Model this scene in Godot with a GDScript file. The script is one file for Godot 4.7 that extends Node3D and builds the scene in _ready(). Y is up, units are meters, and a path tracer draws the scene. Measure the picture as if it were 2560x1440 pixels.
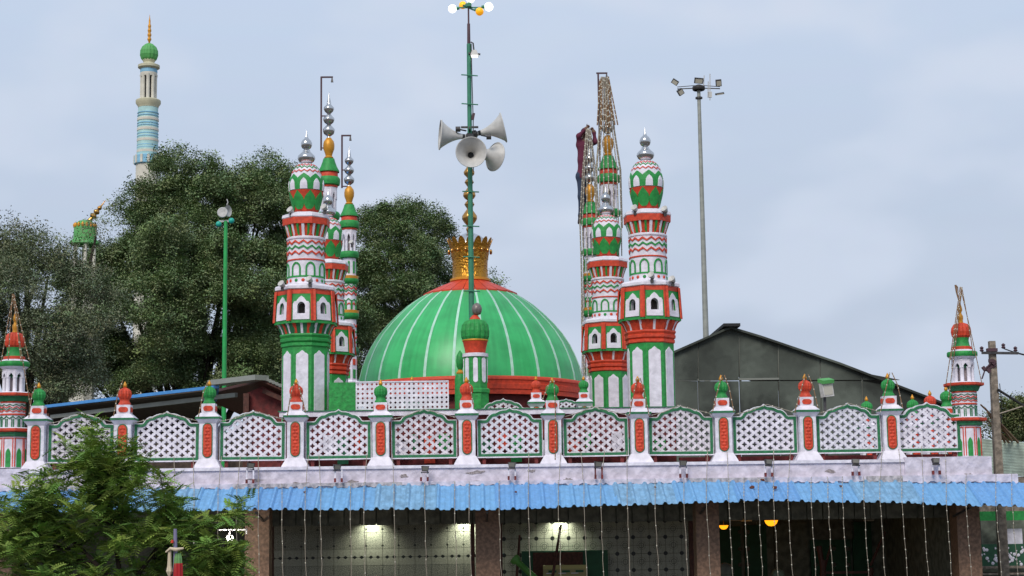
extends Node3D
# A painted shrine with a green dome and minarets behind a lattice parapet, seen from the street on an overcast day.

const FL := 4300.0                 # focal length in photo pixels (photo 2560 x 1440)
var cam_b: Basis
var cam_p := Vector3(0, 2.6, 0)
var M := {}                        # materials
var taken := {}
var rng := RandomNumberGenerator.new()
var U0 := 0.0
var D0 := 1.0
var T0 := 1.0
var Y0 := 0.0

# ------------------------------------------------------------------ mesh builder
class MB:
	var v := PackedVector3Array()
	var n := PackedVector3Array()
	var uv := PackedVector2Array()
	var c := PackedColorArray()
	var use_uv := false
	var use_c := false
	var cur := Color.WHITE
	func tri(a: Vector3, b: Vector3, d: Vector3, na: Vector3, nb: Vector3, nd: Vector3, ua := Vector2.ZERO, ub := Vector2.ZERO, ud := Vector2.ZERO):
		var g := (b - a).cross(d - a)
		if g.length_squared() < 1e-16:
			return
		if g.dot(na + nb + nd) > 0.0:
			v.append(a); v.append(d); v.append(b)
			n.append(na); n.append(nd); n.append(nb)
			uv.append(ua); uv.append(ud); uv.append(ub)
		else:
			v.append(a); v.append(b); v.append(d)
			n.append(na); n.append(nb); n.append(nd)
			uv.append(ua); uv.append(ub); uv.append(ud)
		if use_c:
			c.append(cur); c.append(cur); c.append(cur)
	func ftri(a: Vector3, b: Vector3, d: Vector3, out: Vector3):
		var g := (b - a).cross(d - a).normalized()
		if g.dot(out) < 0.0:
			g = -g
		tri(a, b, d, g, g, g)
	func quad(a: Vector3, b: Vector3, d: Vector3, e: Vector3, out: Vector3):
		ftri(a, b, d, out)
		ftri(a, d, e, out)
	func uvquad(a: Vector3, b: Vector3, d: Vector3, e: Vector3, out: Vector3):
		use_uv = true
		tri(a, b, d, out, out, out, Vector2(0, 1), Vector2(1, 1), Vector2(1, 0))
		tri(a, d, e, out, out, out, Vector2(0, 1), Vector2(1, 0), Vector2(0, 0))
	func box(ctr: Vector3, s: Vector3, b := Basis()):
		var h := s * 0.5
		for ax in 3:
			for sg in [-1.0, 1.0]:
				var o := Vector3.ZERO
				o[ax] = sg * h[ax]
				var p := Vector3.ZERO
				p[(ax + 1) % 3] = h[(ax + 1) % 3]
				var q := Vector3.ZERO
				q[(ax + 2) % 3] = h[(ax + 2) % 3]
				quad(ctr + b * (o - p - q), ctr + b * (o + p - q), ctr + b * (o + p + q), ctr + b * (o - p + q), b * o)
	# tapered box: bottom half sizes a, top half sizes t
	func frustum(y0: float, y1: float, a: Vector2, t: Vector2, o := Vector3.ZERO):
		var p := []
		for k in 4:
			var sx := -1.0 if (k == 0 or k == 3) else 1.0
			var sz := -1.0 if k < 2 else 1.0
			p.append([o + Vector3(sx * a.x, y0, sz * a.y), o + Vector3(sx * t.x, y1, sz * t.y)])
		for k in 4:
			var m = p[(k + 1) % 4]
			var mid: Vector3 = (p[k][0] + m[0]) * 0.5 - o
			mid.y = 0
			quad(p[k][0], m[0], m[1], p[k][1], mid.normalized() + Vector3(0, 0.001, 0))
		quad(p[0][0], p[1][0], p[2][0], p[3][0], Vector3.DOWN)
		quad(p[0][1], p[1][1], p[2][1], p[3][1], Vector3.UP)
	# profile: array of Vector2(r, y) from bottom to top or top to bottom
	func lathe(pr: Array, seg := 24, rot := 0.0, flat := false, o := Vector3.ZERO, b := Basis(), fl_n := 0, fl_d := 0.0, squash := 1.0):
		var k := pr.size()
		var sn := []
		for i in k - 1:
			var d: Vector2 = pr[i + 1] - pr[i]
			if d.length() < 1e-7:
				sn.append(Vector2(1, 0))
			else:
				sn.append(Vector2(d.y, -d.x).normalized())
		var flip := 0.0
		for i in k - 1:
			flip += (pr[i + 1].y - pr[i].y)
		if flip < 0.0:
			for i in k - 1:
				sn[i] = -sn[i]
		for i in k - 1:
			var s: Vector2 = sn[i]
			var n0 := s
			var n1 := s
			if i > 0 and s.dot(sn[i - 1]) > 0.62:
				n0 = (s + sn[i - 1]).normalized()
			if i < k - 2 and s.dot(sn[i + 1]) > 0.62:
				n1 = (s + sn[i + 1]).normalized()
			var p0: Vector2 = pr[i]
			var p1: Vector2 = pr[i + 1]
			for j in seg:
				var a0 := rot + TAU * j / seg
				var a1 := rot + TAU * (j + 1) / seg
				var f0 := 1.0
				var f1 := 1.0
				if fl_n > 0:
					f0 = 1.0 - fl_d * (1.0 - absf(sin(a0 * fl_n * 0.5)))
					f1 = 1.0 - fl_d * (1.0 - absf(sin(a1 * fl_n * 0.5)))
				var e0 := Vector3(sin(a0), 0, cos(a0) * squash)
				var e1 := Vector3(sin(a1), 0, cos(a1) * squash)
				var A := o + b * (e0 * p0.x * f0 + Vector3(0, p0.y, 0))
				var B := o + b * (e1 * p0.x * f1 + Vector3(0, p0.y, 0))
				var Cc := o + b * (e1 * p1.x * f1 + Vector3(0, p1.y, 0))
				var Dd := o + b * (e0 * p1.x * f0 + Vector3(0, p1.y, 0))
				if flat or fl_n > 0:
					var am := (a0 + a1) * 0.5
					var out := b * (Vector3(sin(am), 0, cos(am)) * s.x + Vector3(0, s.y, 0))
					if fl_n > 0:
						ftri(A, B, Cc, out)
						ftri(A, Cc, Dd, out)
					else:
						tri(A, B, Cc, out, out, out)
						tri(A, Cc, Dd, out, out, out)
				else:
					var nA := b * (e0 * n0.x + Vector3(0, n0.y, 0))
					var nB := b * (e1 * n0.x + Vector3(0, n0.y, 0))
					var nC := b * (e1 * n1.x + Vector3(0, n1.y, 0))
					var nD := b * (e0 * n1.x + Vector3(0, n1.y, 0))
					tri(A, B, Cc, nA, nB, nC, Vector2(float(j) / seg, p0.y), Vector2(float(j + 1) / seg, p0.y), Vector2(float(j + 1) / seg, p1.y))
					tri(A, Cc, Dd, nA, nC, nD, Vector2(float(j) / seg, p0.y), Vector2(float(j + 1) / seg, p1.y), Vector2(float(j) / seg, p1.y))
	func tube(pts: Array, rad, seg := 6):
		var k := pts.size()
		var prev := []
		var pn := []
		for i in k:
			var t: Vector3
			if i == 0:
				t = pts[1] - pts[0]
			elif i == k - 1:
				t = pts[i] - pts[i - 1]
			else:
				t = pts[i + 1] - pts[i - 1]
			t = t.normalized()
			var x := t.cross(Vector3(0.13, 0.2, 1)).normalized()
			if absf(t.z) > 0.93:
				x = t.cross(Vector3(0.1, 1, 0)).normalized()
			var y := t.cross(x)
			var r: float = rad[i] if rad is Array else rad
			var ring := []
			var nr := []
			for j in seg:
				var a := TAU * j / seg
				var e := x * cos(a) + y * sin(a)
				ring.append(pts[i] + e * r)
				nr.append(e)
			if i > 0:
				# match ring start to avoid twists
				for j in seg:
					var j2 := (j + 1) % seg
					tri(prev[j], prev[j2], ring[j2], pn[j], pn[j2], nr[j2])
					tri(prev[j], ring[j2], ring[j], pn[j], nr[j2], nr[j])
			if i == 0 or i == k - 1:
				var o := -t if i == 0 else t
				for j in range(1, seg - 1):
					tri(ring[0], ring[j], ring[j + 1], o, o, o)
			prev = ring
			pn = nr
	# extruded polygon (x,y) between z0 and z1 under xform
	func extr(poly: PackedVector2Array, z0: float, z1: float, xf := Transform3D()):
		var idx := Geometry2D.triangulate_polygon(poly)
		var zf := xf.basis * Vector3(0, 0, 1)
		for i in range(0, idx.size(), 3):
			var a := poly[idx[i]]
			var b := poly[idx[i + 1]]
			var d := poly[idx[i + 2]]
			tri(xf * Vector3(a.x, a.y, z1), xf * Vector3(b.x, b.y, z1), xf * Vector3(d.x, d.y, z1), zf, zf, zf)
			tri(xf * Vector3(a.x, a.y, z0), xf * Vector3(b.x, b.y, z0), xf * Vector3(d.x, d.y, z0), -zf, -zf, -zf)
		var cw := Geometry2D.is_polygon_clockwise(poly)
		for i in poly.size():
			var a := poly[i]
			var b := poly[(i + 1) % poly.size()]
			var e := b - a
			var o2 := Vector2(-e.y, e.x) if cw else Vector2(e.y, -e.x)
			quad(xf * Vector3(a.x, a.y, z0), xf * Vector3(b.x, b.y, z0), xf * Vector3(b.x, b.y, z1), xf * Vector3(a.x, a.y, z1), xf.basis * Vector3(o2.x, o2.y, 0))
	# a raised ring between two open outlines of equal length, in a flat plane
	func ring(outer: PackedVector2Array, inner: PackedVector2Array, z0: float, z1: float, xf: Transform3D):
		var zf := xf.basis * Vector3(0, 0, 1)
		for i in outer.size() - 1:
			var a := outer[i]
			var b := outer[i + 1]
			var d := inner[i + 1]
			var e := inner[i]
			quad(xf * Vector3(a.x, a.y, z1), xf * Vector3(b.x, b.y, z1), xf * Vector3(d.x, d.y, z1), xf * Vector3(e.x, e.y, z1), zf)
			var ctr := (a + b + d + e) * 0.25
			var oo := (a + b) * 0.5 - ctr
			quad(xf * Vector3(a.x, a.y, z0), xf * Vector3(b.x, b.y, z0), xf * Vector3(b.x, b.y, z1), xf * Vector3(a.x, a.y, z1), xf.basis * Vector3(oo.x, oo.y, 0))
			quad(xf * Vector3(d.x, d.y, z0), xf * Vector3(e.x, e.y, z0), xf * Vector3(e.x, e.y, z1), xf * Vector3(d.x, d.y, z1), xf.basis * Vector3(-oo.x, -oo.y, 0))
	# strip patch that hugs a surface of revolution: rows of [y, half width in metres]
	func patch(ang: float, rows: Array, rf: Callable, th: float, cols := 4):
		var prev := []
		var pn := []
		for ri in rows.size():
			var y: float = rows[ri][0]
			var hw: float = rows[ri][1]
			var r: float = rf.call(y)
			var cur_r := []
			var nn := []
			for k in cols + 1:
				var a := ang + (hw / maxf(r, 0.01)) * (2.0 * k / cols - 1.0)
				cur_r.append(Vector3(sin(a) * (r + th), y, cos(a) * (r + th)))
				nn.append(Vector3(sin(a), 0, cos(a)))
			if ri > 0:
				for k in cols:
					var f: Vector3 = (cur_r[k] - prev[k]).cross(prev[k + 1] - prev[k]).normalized()
					if f.dot(nn[k]) < 0.0:
						f = -f
					var up := f.y
					var a3 := func(q: Vector3) -> Vector3:
						return (q * sqrt(maxf(0.0, 1.0 - up * up)) + Vector3(0, up, 0)).normalized()
					tri(prev[k], prev[k + 1], cur_r[k + 1], a3.call(pn[k]), a3.call(pn[k + 1]), a3.call(nn[k + 1]))
					tri(prev[k], cur_r[k + 1], cur_r[k], a3.call(pn[k]), a3.call(nn[k + 1]), a3.call(nn[k]))
				# side edges down to the surface
				for s in [0, cols]:
					var i0: Vector3 = prev[s] - pn[s] * (th + 0.004)
					var i1: Vector3 = cur_r[s] - nn[s] * (th + 0.004)
					var side: Vector3 = (prev[s] - prev[cols - s])
					quad(prev[s], cur_r[s], i1, i0, side + Vector3(0, 0.0001, 0))
			prev = cur_r
			pn = nn
	func zig(r: float, y: float, amp: float, teeth: int, w: float, th: float, rot := 0.0):
		var k := teeth * 2
		var wr := RandomNumberGenerator.new()
		wr.seed = int(y * 1000.0) + teeth
		var wy := []
		var ww := []
		var wa := []
		for i in k + 1:
			wy.append(wr.randf_range(-0.28, 0.28) * amp)
			ww.append(w * wr.randf_range(0.78, 1.2))
			wa.append(wr.randf_range(-0.12, 0.12) * TAU / k)
		wy[k] = wy[0]
		ww[k] = ww[0]
		wa[k] = wa[0]
		for i in k:
			var a0: float = rot + TAU * i / k + wa[i]
			var a1: float = rot + TAU * (i + 1) / k + wa[i + 1]
			var y0: float = y + (amp if i % 2 == 0 else -amp) + wy[i]
			var y1: float = y + (amp if i % 2 == 1 else -amp) + wy[i + 1]
			var e0 := Vector3(sin(a0), 0, cos(a0))
			var e1 := Vector3(sin(a1), 0, cos(a1))
			var ro := r + th
			var A := e0 * ro + Vector3(0, y0 - ww[i], 0)
			var B := e1 * ro + Vector3(0, y1 - ww[i + 1], 0)
			var Cc := e1 * ro + Vector3(0, y1 + ww[i + 1], 0)
			var Dd := e0 * ro + Vector3(0, y0 + ww[i], 0)
			quad(A, B, Cc, Dd, e0 + e1)
			quad(A, B, B - e1 * (th + 0.01), A - e0 * (th + 0.01), Vector3.DOWN)
			quad(Dd, Cc, Cc - e1 * (th + 0.01), Dd - e0 * (th + 0.01), Vector3.UP)
	func mesh() -> ArrayMesh:
		var m := ArrayMesh.new()
		var a := []
		a.resize(Mesh.ARRAY_MAX)
		a[Mesh.ARRAY_VERTEX] = v
		a[Mesh.ARRAY_NORMAL] = n
		if use_uv:
			a[Mesh.ARRAY_TEX_UV] = uv
		if use_c:
			a[Mesh.ARRAY_COLOR] = c
		m.add_surface_from_arrays(Mesh.PRIMITIVE_TRIANGLES, a)
		return m

# ------------------------------------------------------------------ pixels to the world
func ray(u: float, v: float) -> Vector3:
	return cam_b * Vector3(u - 1280.0, 720.0 - v, -FL)
func P(u: float, v: float, d: float) -> Vector3:
	var r := ray(u, v)
	return cam_p + r * (d / -r.z)
func T(u: float, v: float, d: float) -> float:
	return d / -ray(u, v).z
# start measuring a thing whose axis passes pixel (u, vref) at distance d and whose base is at height of pixel vbase
func at(u: float, vref: float, vbase: float, d: float) -> Vector3:
	U0 = u; D0 = d
	T0 = T(u, vref, d)
	var p := P(u, vref, d)
	Y0 = P(u, vbase, d).y
	return Vector3(p.x, Y0, -d)
func H(v: float) -> float:
	return P(U0, v, D0).y - Y0
func prof(a: Array) -> Array:        # [[r px, v px], ...] to metres
	var o := []
	for q in a:
		o.append(Vector2(q[0] * T0, H(q[1])))
	return o

# ------------------------------------------------------------------ scene helpers
func numbered(s: String) -> String:
	if not taken.has(s):
		taken[s] = 0
		return s
	taken[s] += 1
	return "%s_%03d" % [s, taken[s]]
func tag(o: Node, label := "", cat := "", group := "", kind := ""):
	if label != "": o.set_meta("label", label)
	if cat != "": o.set_meta("category", cat)
	if group != "": o.set_meta("group", group)
	if kind != "": o.set_meta("kind", kind)
func thing(called: String, label: String, cat: String, pos := Vector3.ZERO, group := "") -> Node3D:
	var o := Node3D.new()
	o.name = numbered(called)
	add_child(o)
	o.position = pos
	tag(o, label, cat, group)
	return o
func part(par: Node, called: String, mb: MB, mat: Material) -> MeshInstance3D:
	return mpart(par, called, mb.mesh(), mat)
func mpart(par: Node, called: String, me: Mesh, mat: Material) -> MeshInstance3D:
	var o := MeshInstance3D.new()
	o.mesh = me
	o.material_override = mat
	o.name = called
	if par == self:
		o.name = numbered(called)
	par.add_child(o, true)
	return o
func lat(par: Node, called: String, mat: Material, pr: Array, seg := 28, rot := 0.0, flat := false) -> MeshInstance3D:
	var mb := MB.new()
	mb.lathe(prof(pr), seg, rot, flat)
	return part(par, called, mb, mat)
func octo(par: Node, called: String, mat: Material, pr: Array) -> MeshInstance3D:
	var mb := MB.new()               # octagon: given r is the half width across flats
	var q := prof(pr)
	for i in q.size():
		q[i].x /= cos(PI / 8)
	mb.lathe(q, 8, PI / 8, true)
	return part(par, called, mb, mat)
func copy(o: Node3D, pos: Vector3, label := "", group := "") -> Node3D:
	var r: Node3D = o.duplicate()
	r.name = numbered(String(o.name).rstrip("0123456789").trim_suffix("_"))
	add_child(r)
	r.position = pos
	if label != "": r.set_meta("label", label)
	if group != "": r.set_meta("group", group)
	return r
func struct(called: String, mb: MB, mat: Material) -> MeshInstance3D:
	var o := part(self, called, mb, mat)
	o.set_meta("kind", "structure")
	return o
func seg_box(mb: MB, a: Vector3, b: Vector3, w: float, h: float):
	var z := (b - a)
	var l := z.length()
	z = z.normalized()
	var x := Vector3.UP.cross(z)
	if x.length() < 0.01:
		x = Vector3.RIGHT
	x = x.normalized()
	mb.box((a + b) * 0.5, Vector3(w, h, l), Basis(x, z.cross(x), z))

# ------------------------------------------------------------------ materials
func noise_tex(seed_: int, freq: float, lo: float, hi: float, oct := 5, size := 512, warp := 0.0) -> ImageTexture:
	var f := FastNoiseLite.new()
	f.seed = seed_
	f.frequency = freq
	f.fractal_octaves = oct
	f.noise_type = FastNoiseLite.TYPE_SIMPLEX_SMOOTH
	if warp > 0.0:
		f.domain_warp_enabled = true
		f.domain_warp_amplitude = warp
	var im := f.get_seamless_image(size, size)
	im.convert(Image.FORMAT_RGB8)
	for y in size:
		for x in size:
			var g := im.get_pixel(x, y).r
			g = lerpf(lo, hi, clampf((g - 0.2) / 0.6, 0, 1))
			im.set_pixel(x, y, Color(g, g, g))
	return ImageTexture.create_from_image(im)
func normal_tex(seed_: int, freq: float, oct: int, strength: float) -> ImageTexture:
	var f := FastNoiseLite.new()
	f.seed = seed_
	f.frequency = freq
	f.fractal_octaves = oct
	var im := f.get_seamless_image(512, 512)
	im.bump_map_to_normal_map(strength)
	return ImageTexture.create_from_image(im)
func mat(col: Color, rough := 0.7, metal := 0.0, tex: Texture2D = null, scale := 0.6, nrm: Texture2D = null, nscale := 0.4) -> StandardMaterial3D:
	var m := StandardMaterial3D.new()
	m.albedo_color = col
	m.roughness = rough
	m.metallic = metal
	if tex or nrm:
		m.uv1_triplanar = true
		m.uv1_world_triplanar = true
		m.uv1_scale = Vector3.ONE * scale
	if tex:
		m.albedo_texture = tex
	if nrm:
		m.normal_enabled = true
		m.normal_texture = nrm
		m.normal_scale = nscale
	return m
func streak_tex(seed_: int, lo: float) -> ImageTexture:
	# weathered paint: long run-off streaks and faded blotches, wrapped round the dome
	var w := 1024
	var h := 256
	var f := FastNoiseLite.new()
	f.seed = seed_
	f.frequency = 1.0
	f.fractal_octaves = 4
	var im := Image.create(w, h, false, Image.FORMAT_RGB8)
	for y in h:
		for x in w:
			var a := TAU * x / w
			var c := Vector2(cos(a), sin(a))
			var st := f.get_noise_3d(c.x * 16.0, c.y * 16.0, y * 0.006)
			var bl := f.get_noise_3d(c.x * 2.2 + 7.0, c.y * 2.2, y * 0.016)
			var sp := f.get_noise_3d(c.x * 34.0, c.y * 34.0, y * 0.17 + 3.0)
			var g := clampf(0.93 + 0.10 * st + 0.13 * bl, lo, 1.0)
			var pale := smoothstep(0.30, 0.52, sp + 0.45 * bl) * 0.22
			im.set_pixel(x, y, Color(g, g, g).lerp(Color(1, 1, 1), pale))
	return ImageTexture.create_from_image(im)
func make_materials():
	var worn := noise_tex(3, 0.012, 0.88, 1.0, 6)
	var chipped := noise_tex(33, 0.025, 0.80, 1.0, 6, 512, 25.0)
	var soft := noise_tex(9, 0.006, 0.90, 1.0, 4)
	var dirt := noise_tex(21, 0.02, 0.74, 1.0, 6, 512, 20.0)
	var faint := noise_tex(27, 0.03, 0.86, 1.0, 6, 512, 12.0)
	var plaster := normal_tex(5, 0.03, 5, 6.0)
	var hammered := normal_tex(7, 0.02, 2, 14.0)
	M.white = mat(Color(0.93, 0.91, 0.95), 0.75, 0, worn, 0.9, plaster, 0.35)
	M.white2 = mat(Color(0.90, 0.89, 0.93), 0.75, 0, faint, 1.1, plaster, 0.4)
	M.white3 = mat(Color(0.92, 0.89, 0.92), 0.8, 0, chipped, 0.7, plaster, 0.4)
	M.lilac = mat(Color(0.86, 0.83, 0.88), 0.85, 0, faint, 0.33, plaster, 0.5)
	M.green = mat(Color(0.16, 0.62, 0.28), 0.6, 0, chipped, 0.9, plaster, 0.25)
	M.band = mat(Color(0.16, 0.49, 0.31), 0.6, 0, chipped, 1.1, plaster, 0.3)
	M.red = mat(Color(0.89, 0.295, 0.165), 0.6, 0, chipped, 0.9, plaster, 0.25)
	M.dome = mat(Color(0.19, 0.66, 0.35), 0.40, 0, soft, 0.35, plaster, 0.12)
	M.dome = mat(Color(0.23, 0.72, 0.41), 0.38)
	M.dome.albedo_texture = streak_tex(61, 0.84)
	M.mint = mat(Color(0.72, 0.88, 0.80), 0.6, 0, worn, 0.8)
	M.cap = mat(Color(0.86, 0.27, 0.16), 0.5, 0, worn, 0.7)
	M.gold = mat(Color(0.86, 0.60, 0.18), 0.45, 0.3, worn, 1.2)
	M.leafgold = mat(Color(0.76, 0.54, 0.20), 0.38, 0.9, worn, 1.5, hammered, 1.0)
	M.ball = mat(Color(0.80, 0.60, 0.33), 0.24, 0.95, worn, 1.5)
	M.silver = mat(Color(0.82, 0.82, 0.82), 0.2, 0.95, worn, 1.5)
	M.teal = mat(Color(0.22, 0.52, 0.40), 0.55, 0, worn, 1.0)
	M.horn = mat(Color(0.80, 0.79, 0.77), 0.5, 0.0, worn, 1.1)
	M.tarnish = mat(Color(0.56, 0.52, 0.50), 0.45, 0.4, dirt, 2.0)
	M.steel = mat(Color(0.34, 0.33, 0.33), 0.5, 0.5, dirt, 1.0)
	M.dark = mat(Color(0.09, 0.09, 0.09), 0.7)
	M.maroon = mat(Color(0.48, 0.17, 0.16), 0.7, 0, dirt, 0.6, plaster, 0.3)
	M.inside = mat(Color(0.66, 0.60, 0.60), 0.9)
	M.blue = mat(Color(0.47, 0.69, 0.87), 0.5, 0.0, faint, 0.5)
	M.blue_faded = mat(Color(0.54, 0.73, 0.87), 0.6, 0.0, dirt, 0.6)
	M.blue_deep = mat(Color(0.44, 0.66, 0.87), 0.45, 0.0, faint, 0.7)
	M.rust = mat(Color(0.40, 0.20, 0.13), 0.95, 0, dirt, 2.0)
	M.roofblue = mat(Color(0.30, 0.60, 0.88), 0.55, 0.0, worn, 0.5)
	M.pillar = mat(Color(0.58, 0.45, 0.36), 0.6, 0, dirt, 1.3)
	M.tilewall = mat(Color(0.48, 0.48, 0.43), 0.8, 0, dirt, 0.6)
	M.cord = mat(Color(0.60, 0.56, 0.50), 0.8)
	M.rope = mat(Color(0.50, 0.38, 0.27), 0.9)
	M.bulb = mat(Color(0.74, 0.72, 0.66), 0.4)
	M.plum = mat(Color(0.30, 0.20, 0.23), 0.7)
	M.concrete = mat(Color(0.60, 0.55, 0.49), 0.9, 0, dirt, 0.7, plaster, 0.6)
	M.spall = mat(Color(0.66, 0.62, 0.62), 0.95, 0, dirt, 2.5, plaster, 1.0)
	M.concrete_pale = mat(Color(0.78, 0.75, 0.76), 0.9, 0, dirt, 0.9, plaster, 0.6)
	M.galv = mat(Color(0.62, 0.63, 0.60), 0.6, 0.2, worn, 0.4)
	M.net = mat(Color(0.365, 0.39, 0.355), 0.9, 0, noise_tex(31, 0.006, 0.55, 1.0, 5, 512, 40.0), 0.12)
	M.netseam = mat(Color(0.50, 0.51, 0.48), 0.9)
	M.ground = mat(Color(0.42, 0.39, 0.35), 0.95, 0, dirt, 0.15)
	M.bark = mat(Color(0.20, 0.16, 0.12), 0.95, 0, dirt, 2.0)
	M.cream = mat(Color(0.88, 0.86, 0.80), 0.8, 0, worn, 0.2)
	M.aqua = mat(Color(0.72, 0.87, 0.86), 0.8, 0, worn, 0.2)
	M.sea = mat(Color(0.55, 0.76, 0.87), 0.8, 0, worn, 0.2)
	M.olive = mat(Color(0.82, 0.80, 0.68), 0.8, 0, worn, 0.2)
	M.lime = mat(Color(0.36, 0.68, 0.36), 0.6, 0, worn, 0.3)
	M.poleg = mat(Color(0.16, 0.66, 0.32), 0.5, 0, worn, 0.5)
	M.paleiron = mat(Color(0.82, 0.88, 0.82), 0.7, 0.0, dirt, 0.4)
	M.hall = mat(Color(0.50, 0.52, 0.46), 0.9, 0, dirt, 0.5)
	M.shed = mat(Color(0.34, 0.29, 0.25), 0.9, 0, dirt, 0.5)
	M.hallgreen = mat(Color(0.16, 0.36, 0.25), 0.7, 0, worn, 0.7)
	M.wood = mat(Color(0.36, 0.20, 0.15), 0.7, 0, dirt, 1.4)
	M.pipe = mat(Color(0.40, 0.66, 0.30), 0.5, 0, worn, 0.8)
	M.flagred = mat(Color(0.66, 0.13, 0.16), 0.9)
	M.flaggreen = mat(Color(0.42, 0.58, 0.36), 0.9)
	M.flagcream = mat(Color(0.78, 0.72, 0.62), 0.9)
	M.turq = mat(Color(0.12, 0.66, 0.58), 0.4)
	M.lampwhite = mat(Color(1, 1, 1), 0.4)
	M.lampwhite.emission_enabled = true
	M.lampwhite.emission = Color(1.0, 0.98, 0.92)
	M.lampwhite.emission_energy_multiplier = 2.2
	M.lampyellow = mat(Color(0.95, 0.72, 0.08), 0.4)
	M.lampyellow.emission_enabled = true
	M.lampyellow.emission = Color(1.0, 0.62, 0.05)
	M.lampyellow.emission_energy_multiplier = 0.35
	M.lampamber = mat(Color(0.95, 0.72, 0.15), 0.4)
	M.lampamber.emission_enabled = true
	M.lampamber.emission = Color(1.0, 0.62, 0.10)
	M.lampamber.emission_energy_multiplier = 1.3
	M.dullglass = mat(Color(0.42, 0.41, 0.38), 0.25)
	M.glass = mat(Color(0.72, 0.70, 0.64), 0.15)

# ------------------------------------------------------------------ _ready
func _ready():
	rng.seed = 7
	cam_b = Basis(Vector3.UP, -0.022) * Basis(Vector3.RIGHT, atan(610.0 / FL)) * Basis(Vector3.BACK, -0.0135)
	var cam := Camera3D.new()
	cam.name = "camera"
	cam.transform = Transform3D(cam_b, cam_p)
	cam.fov = rad_to_deg(2.0 * atan(720.0 / FL))
	cam.far = 2000.0
	add_child(cam)
	cam.current = true
	make_sky()
	make_materials()
	make_setting()
	make_veranda()
	make_parapet()
	make_shrine()
	make_minarets()
	make_mast()
	make_sheds()
	make_distance()
	make_trees()
	make_street()
	make_strings()
	make_person()

func make_sky():
	var w := 2048
	var h := 1024
	var im := Image.create(w, h, false, Image.FORMAT_RGB8)
	var f := FastNoiseLite.new()
	f.seed = 12
	f.frequency = 1.0
	f.fractal_octaves = 5
	f.fractal_gain = 0.42
	var lo := Color(0.740, 0.785, 0.855)
	var hi := Color(0.772, 0.836, 0.928)
	var cl := Color(0.808, 0.850, 0.920)
	for y in h:
		var el := (0.5 - (y + 0.5) / h) * PI
		if el < -0.03:
			for x in w:
				im.set_pixel(x, y, Color(0.50, 0.49, 0.47))
			continue
		var base := lo.lerp(hi, smoothstep(0.0, 0.42, el))
		for x in w:
			var az := TAU * x / w
			var d := Vector3(cos(az) * cos(el), sin(el), sin(az) * cos(el))
			var q := d * Vector3(6.5, 15.0, 6.5)
			var k := smoothstep(-0.12, 0.45, f.get_noise_3d(q.x, q.y, q.z))
			var k2 := smoothstep(0.0, 0.5, f.get_noise_3d(q.x * 0.5 + 9.0, q.y * 0.6, q.z * 0.5))
			im.set_pixel(x, y, base.lerp(cl, clampf(0.75 * k + 0.35 * k2, 0, 1)))
	var ps := PanoramaSkyMaterial.new()
	ps.panorama = ImageTexture.create_from_image(im)
	var sky := Sky.new()
	sky.sky_material = ps
	var e := Environment.new()
	e.background_mode = Environment.BG_SKY
	e.sky = sky
	e.background_energy_multiplier = 0.715
	e.tonemap_mode = Environment.TONE_MAPPER_LINEAR
	e.tonemap_exposure = 1.42
	e.sdfgi_enabled = true
	e.ssao_enabled = true
	e.ssil_enabled = true
	var we := WorldEnvironment.new()
	we.name = "environment"
	we.environment = e
	add_child(we)
	var sun := DirectionalLight3D.new()
	sun.name = "sun"
	sun.light_color = Color(1.0, 0.97, 0.93)
	sun.light_energy = 0.5
	sun.light_angular_distance = 25.0
	sun.shadow_enabled = true
	sun.rotation_degrees = Vector3(-42, -20, 0)
	add_child(sun)

func make_setting():
	var mb := MB.new()
	mb.quad(Vector3(-400, 0, 60), Vector3(400, 0, 60), Vector3(400, 0, -700), Vector3(-400, 0, -700), Vector3.UP)
	struct("ground", mb, M.ground)

# ------------------------------------------------------------------ the veranda in front
const WHERE_PANEL := ["half hidden by the young tree", "in front of the dark open shed", "in front of the shed's brown gable", "in front of the green pedestal", "under the pierced white screen", "beside the pumpkin domed turret", "in front of the string wrapped minarets", "between the red necked minaret and net hall", "below the middle of the net hall", "below the green hooded floodlight", "beside the corner turret by the utility pole"]
const AW_V := [[-100, 1284], [600, 1276], [1000, 1276], [1230, 1276], [1500, 1266], [1780, 1256], [1900, 1254], [2200, 1258], [2400, 1263], [2700, 1276]]
const AW_T := [[-100, 1231], [640, 1221], [1000, 1215], [1400, 1211], [1800, 1206], [2200, 1205], [2700, 1207]]
func look(tab: Array, u: float) -> float:
	for i in tab.size() - 1:
		if u <= tab[i + 1][0]:
			var k: float = (u - tab[i][0]) / float(tab[i + 1][0] - tab[i][0])
			return lerpf(tab[i][1], tab[i + 1][1], clampf(k, 0, 1))
	return tab[-1][1]
func fbox(mb: MB, u0: float, u1: float, v0: float, v1: float, d0: float, d1: float, uref := 1170.0):
	# box given by pixel limits measured on its front face at d0; heights come from the column uref so that edges stay level
	var x0 := P(u0, (v0 + v1) * 0.5, d0).x
	var x1 := P(u1, (v0 + v1) * 0.5, d0).x
	var y0 := P(uref, v1, d0).y
	var y1 := P(uref, v0, d0).y
	mb.box(Vector3((x0 + x1) * 0.5, (y0 + y1) * 0.5, -(d0 + d1) * 0.5), Vector3(x1 - x0, y1 - y0, d1 - d0))
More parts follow.
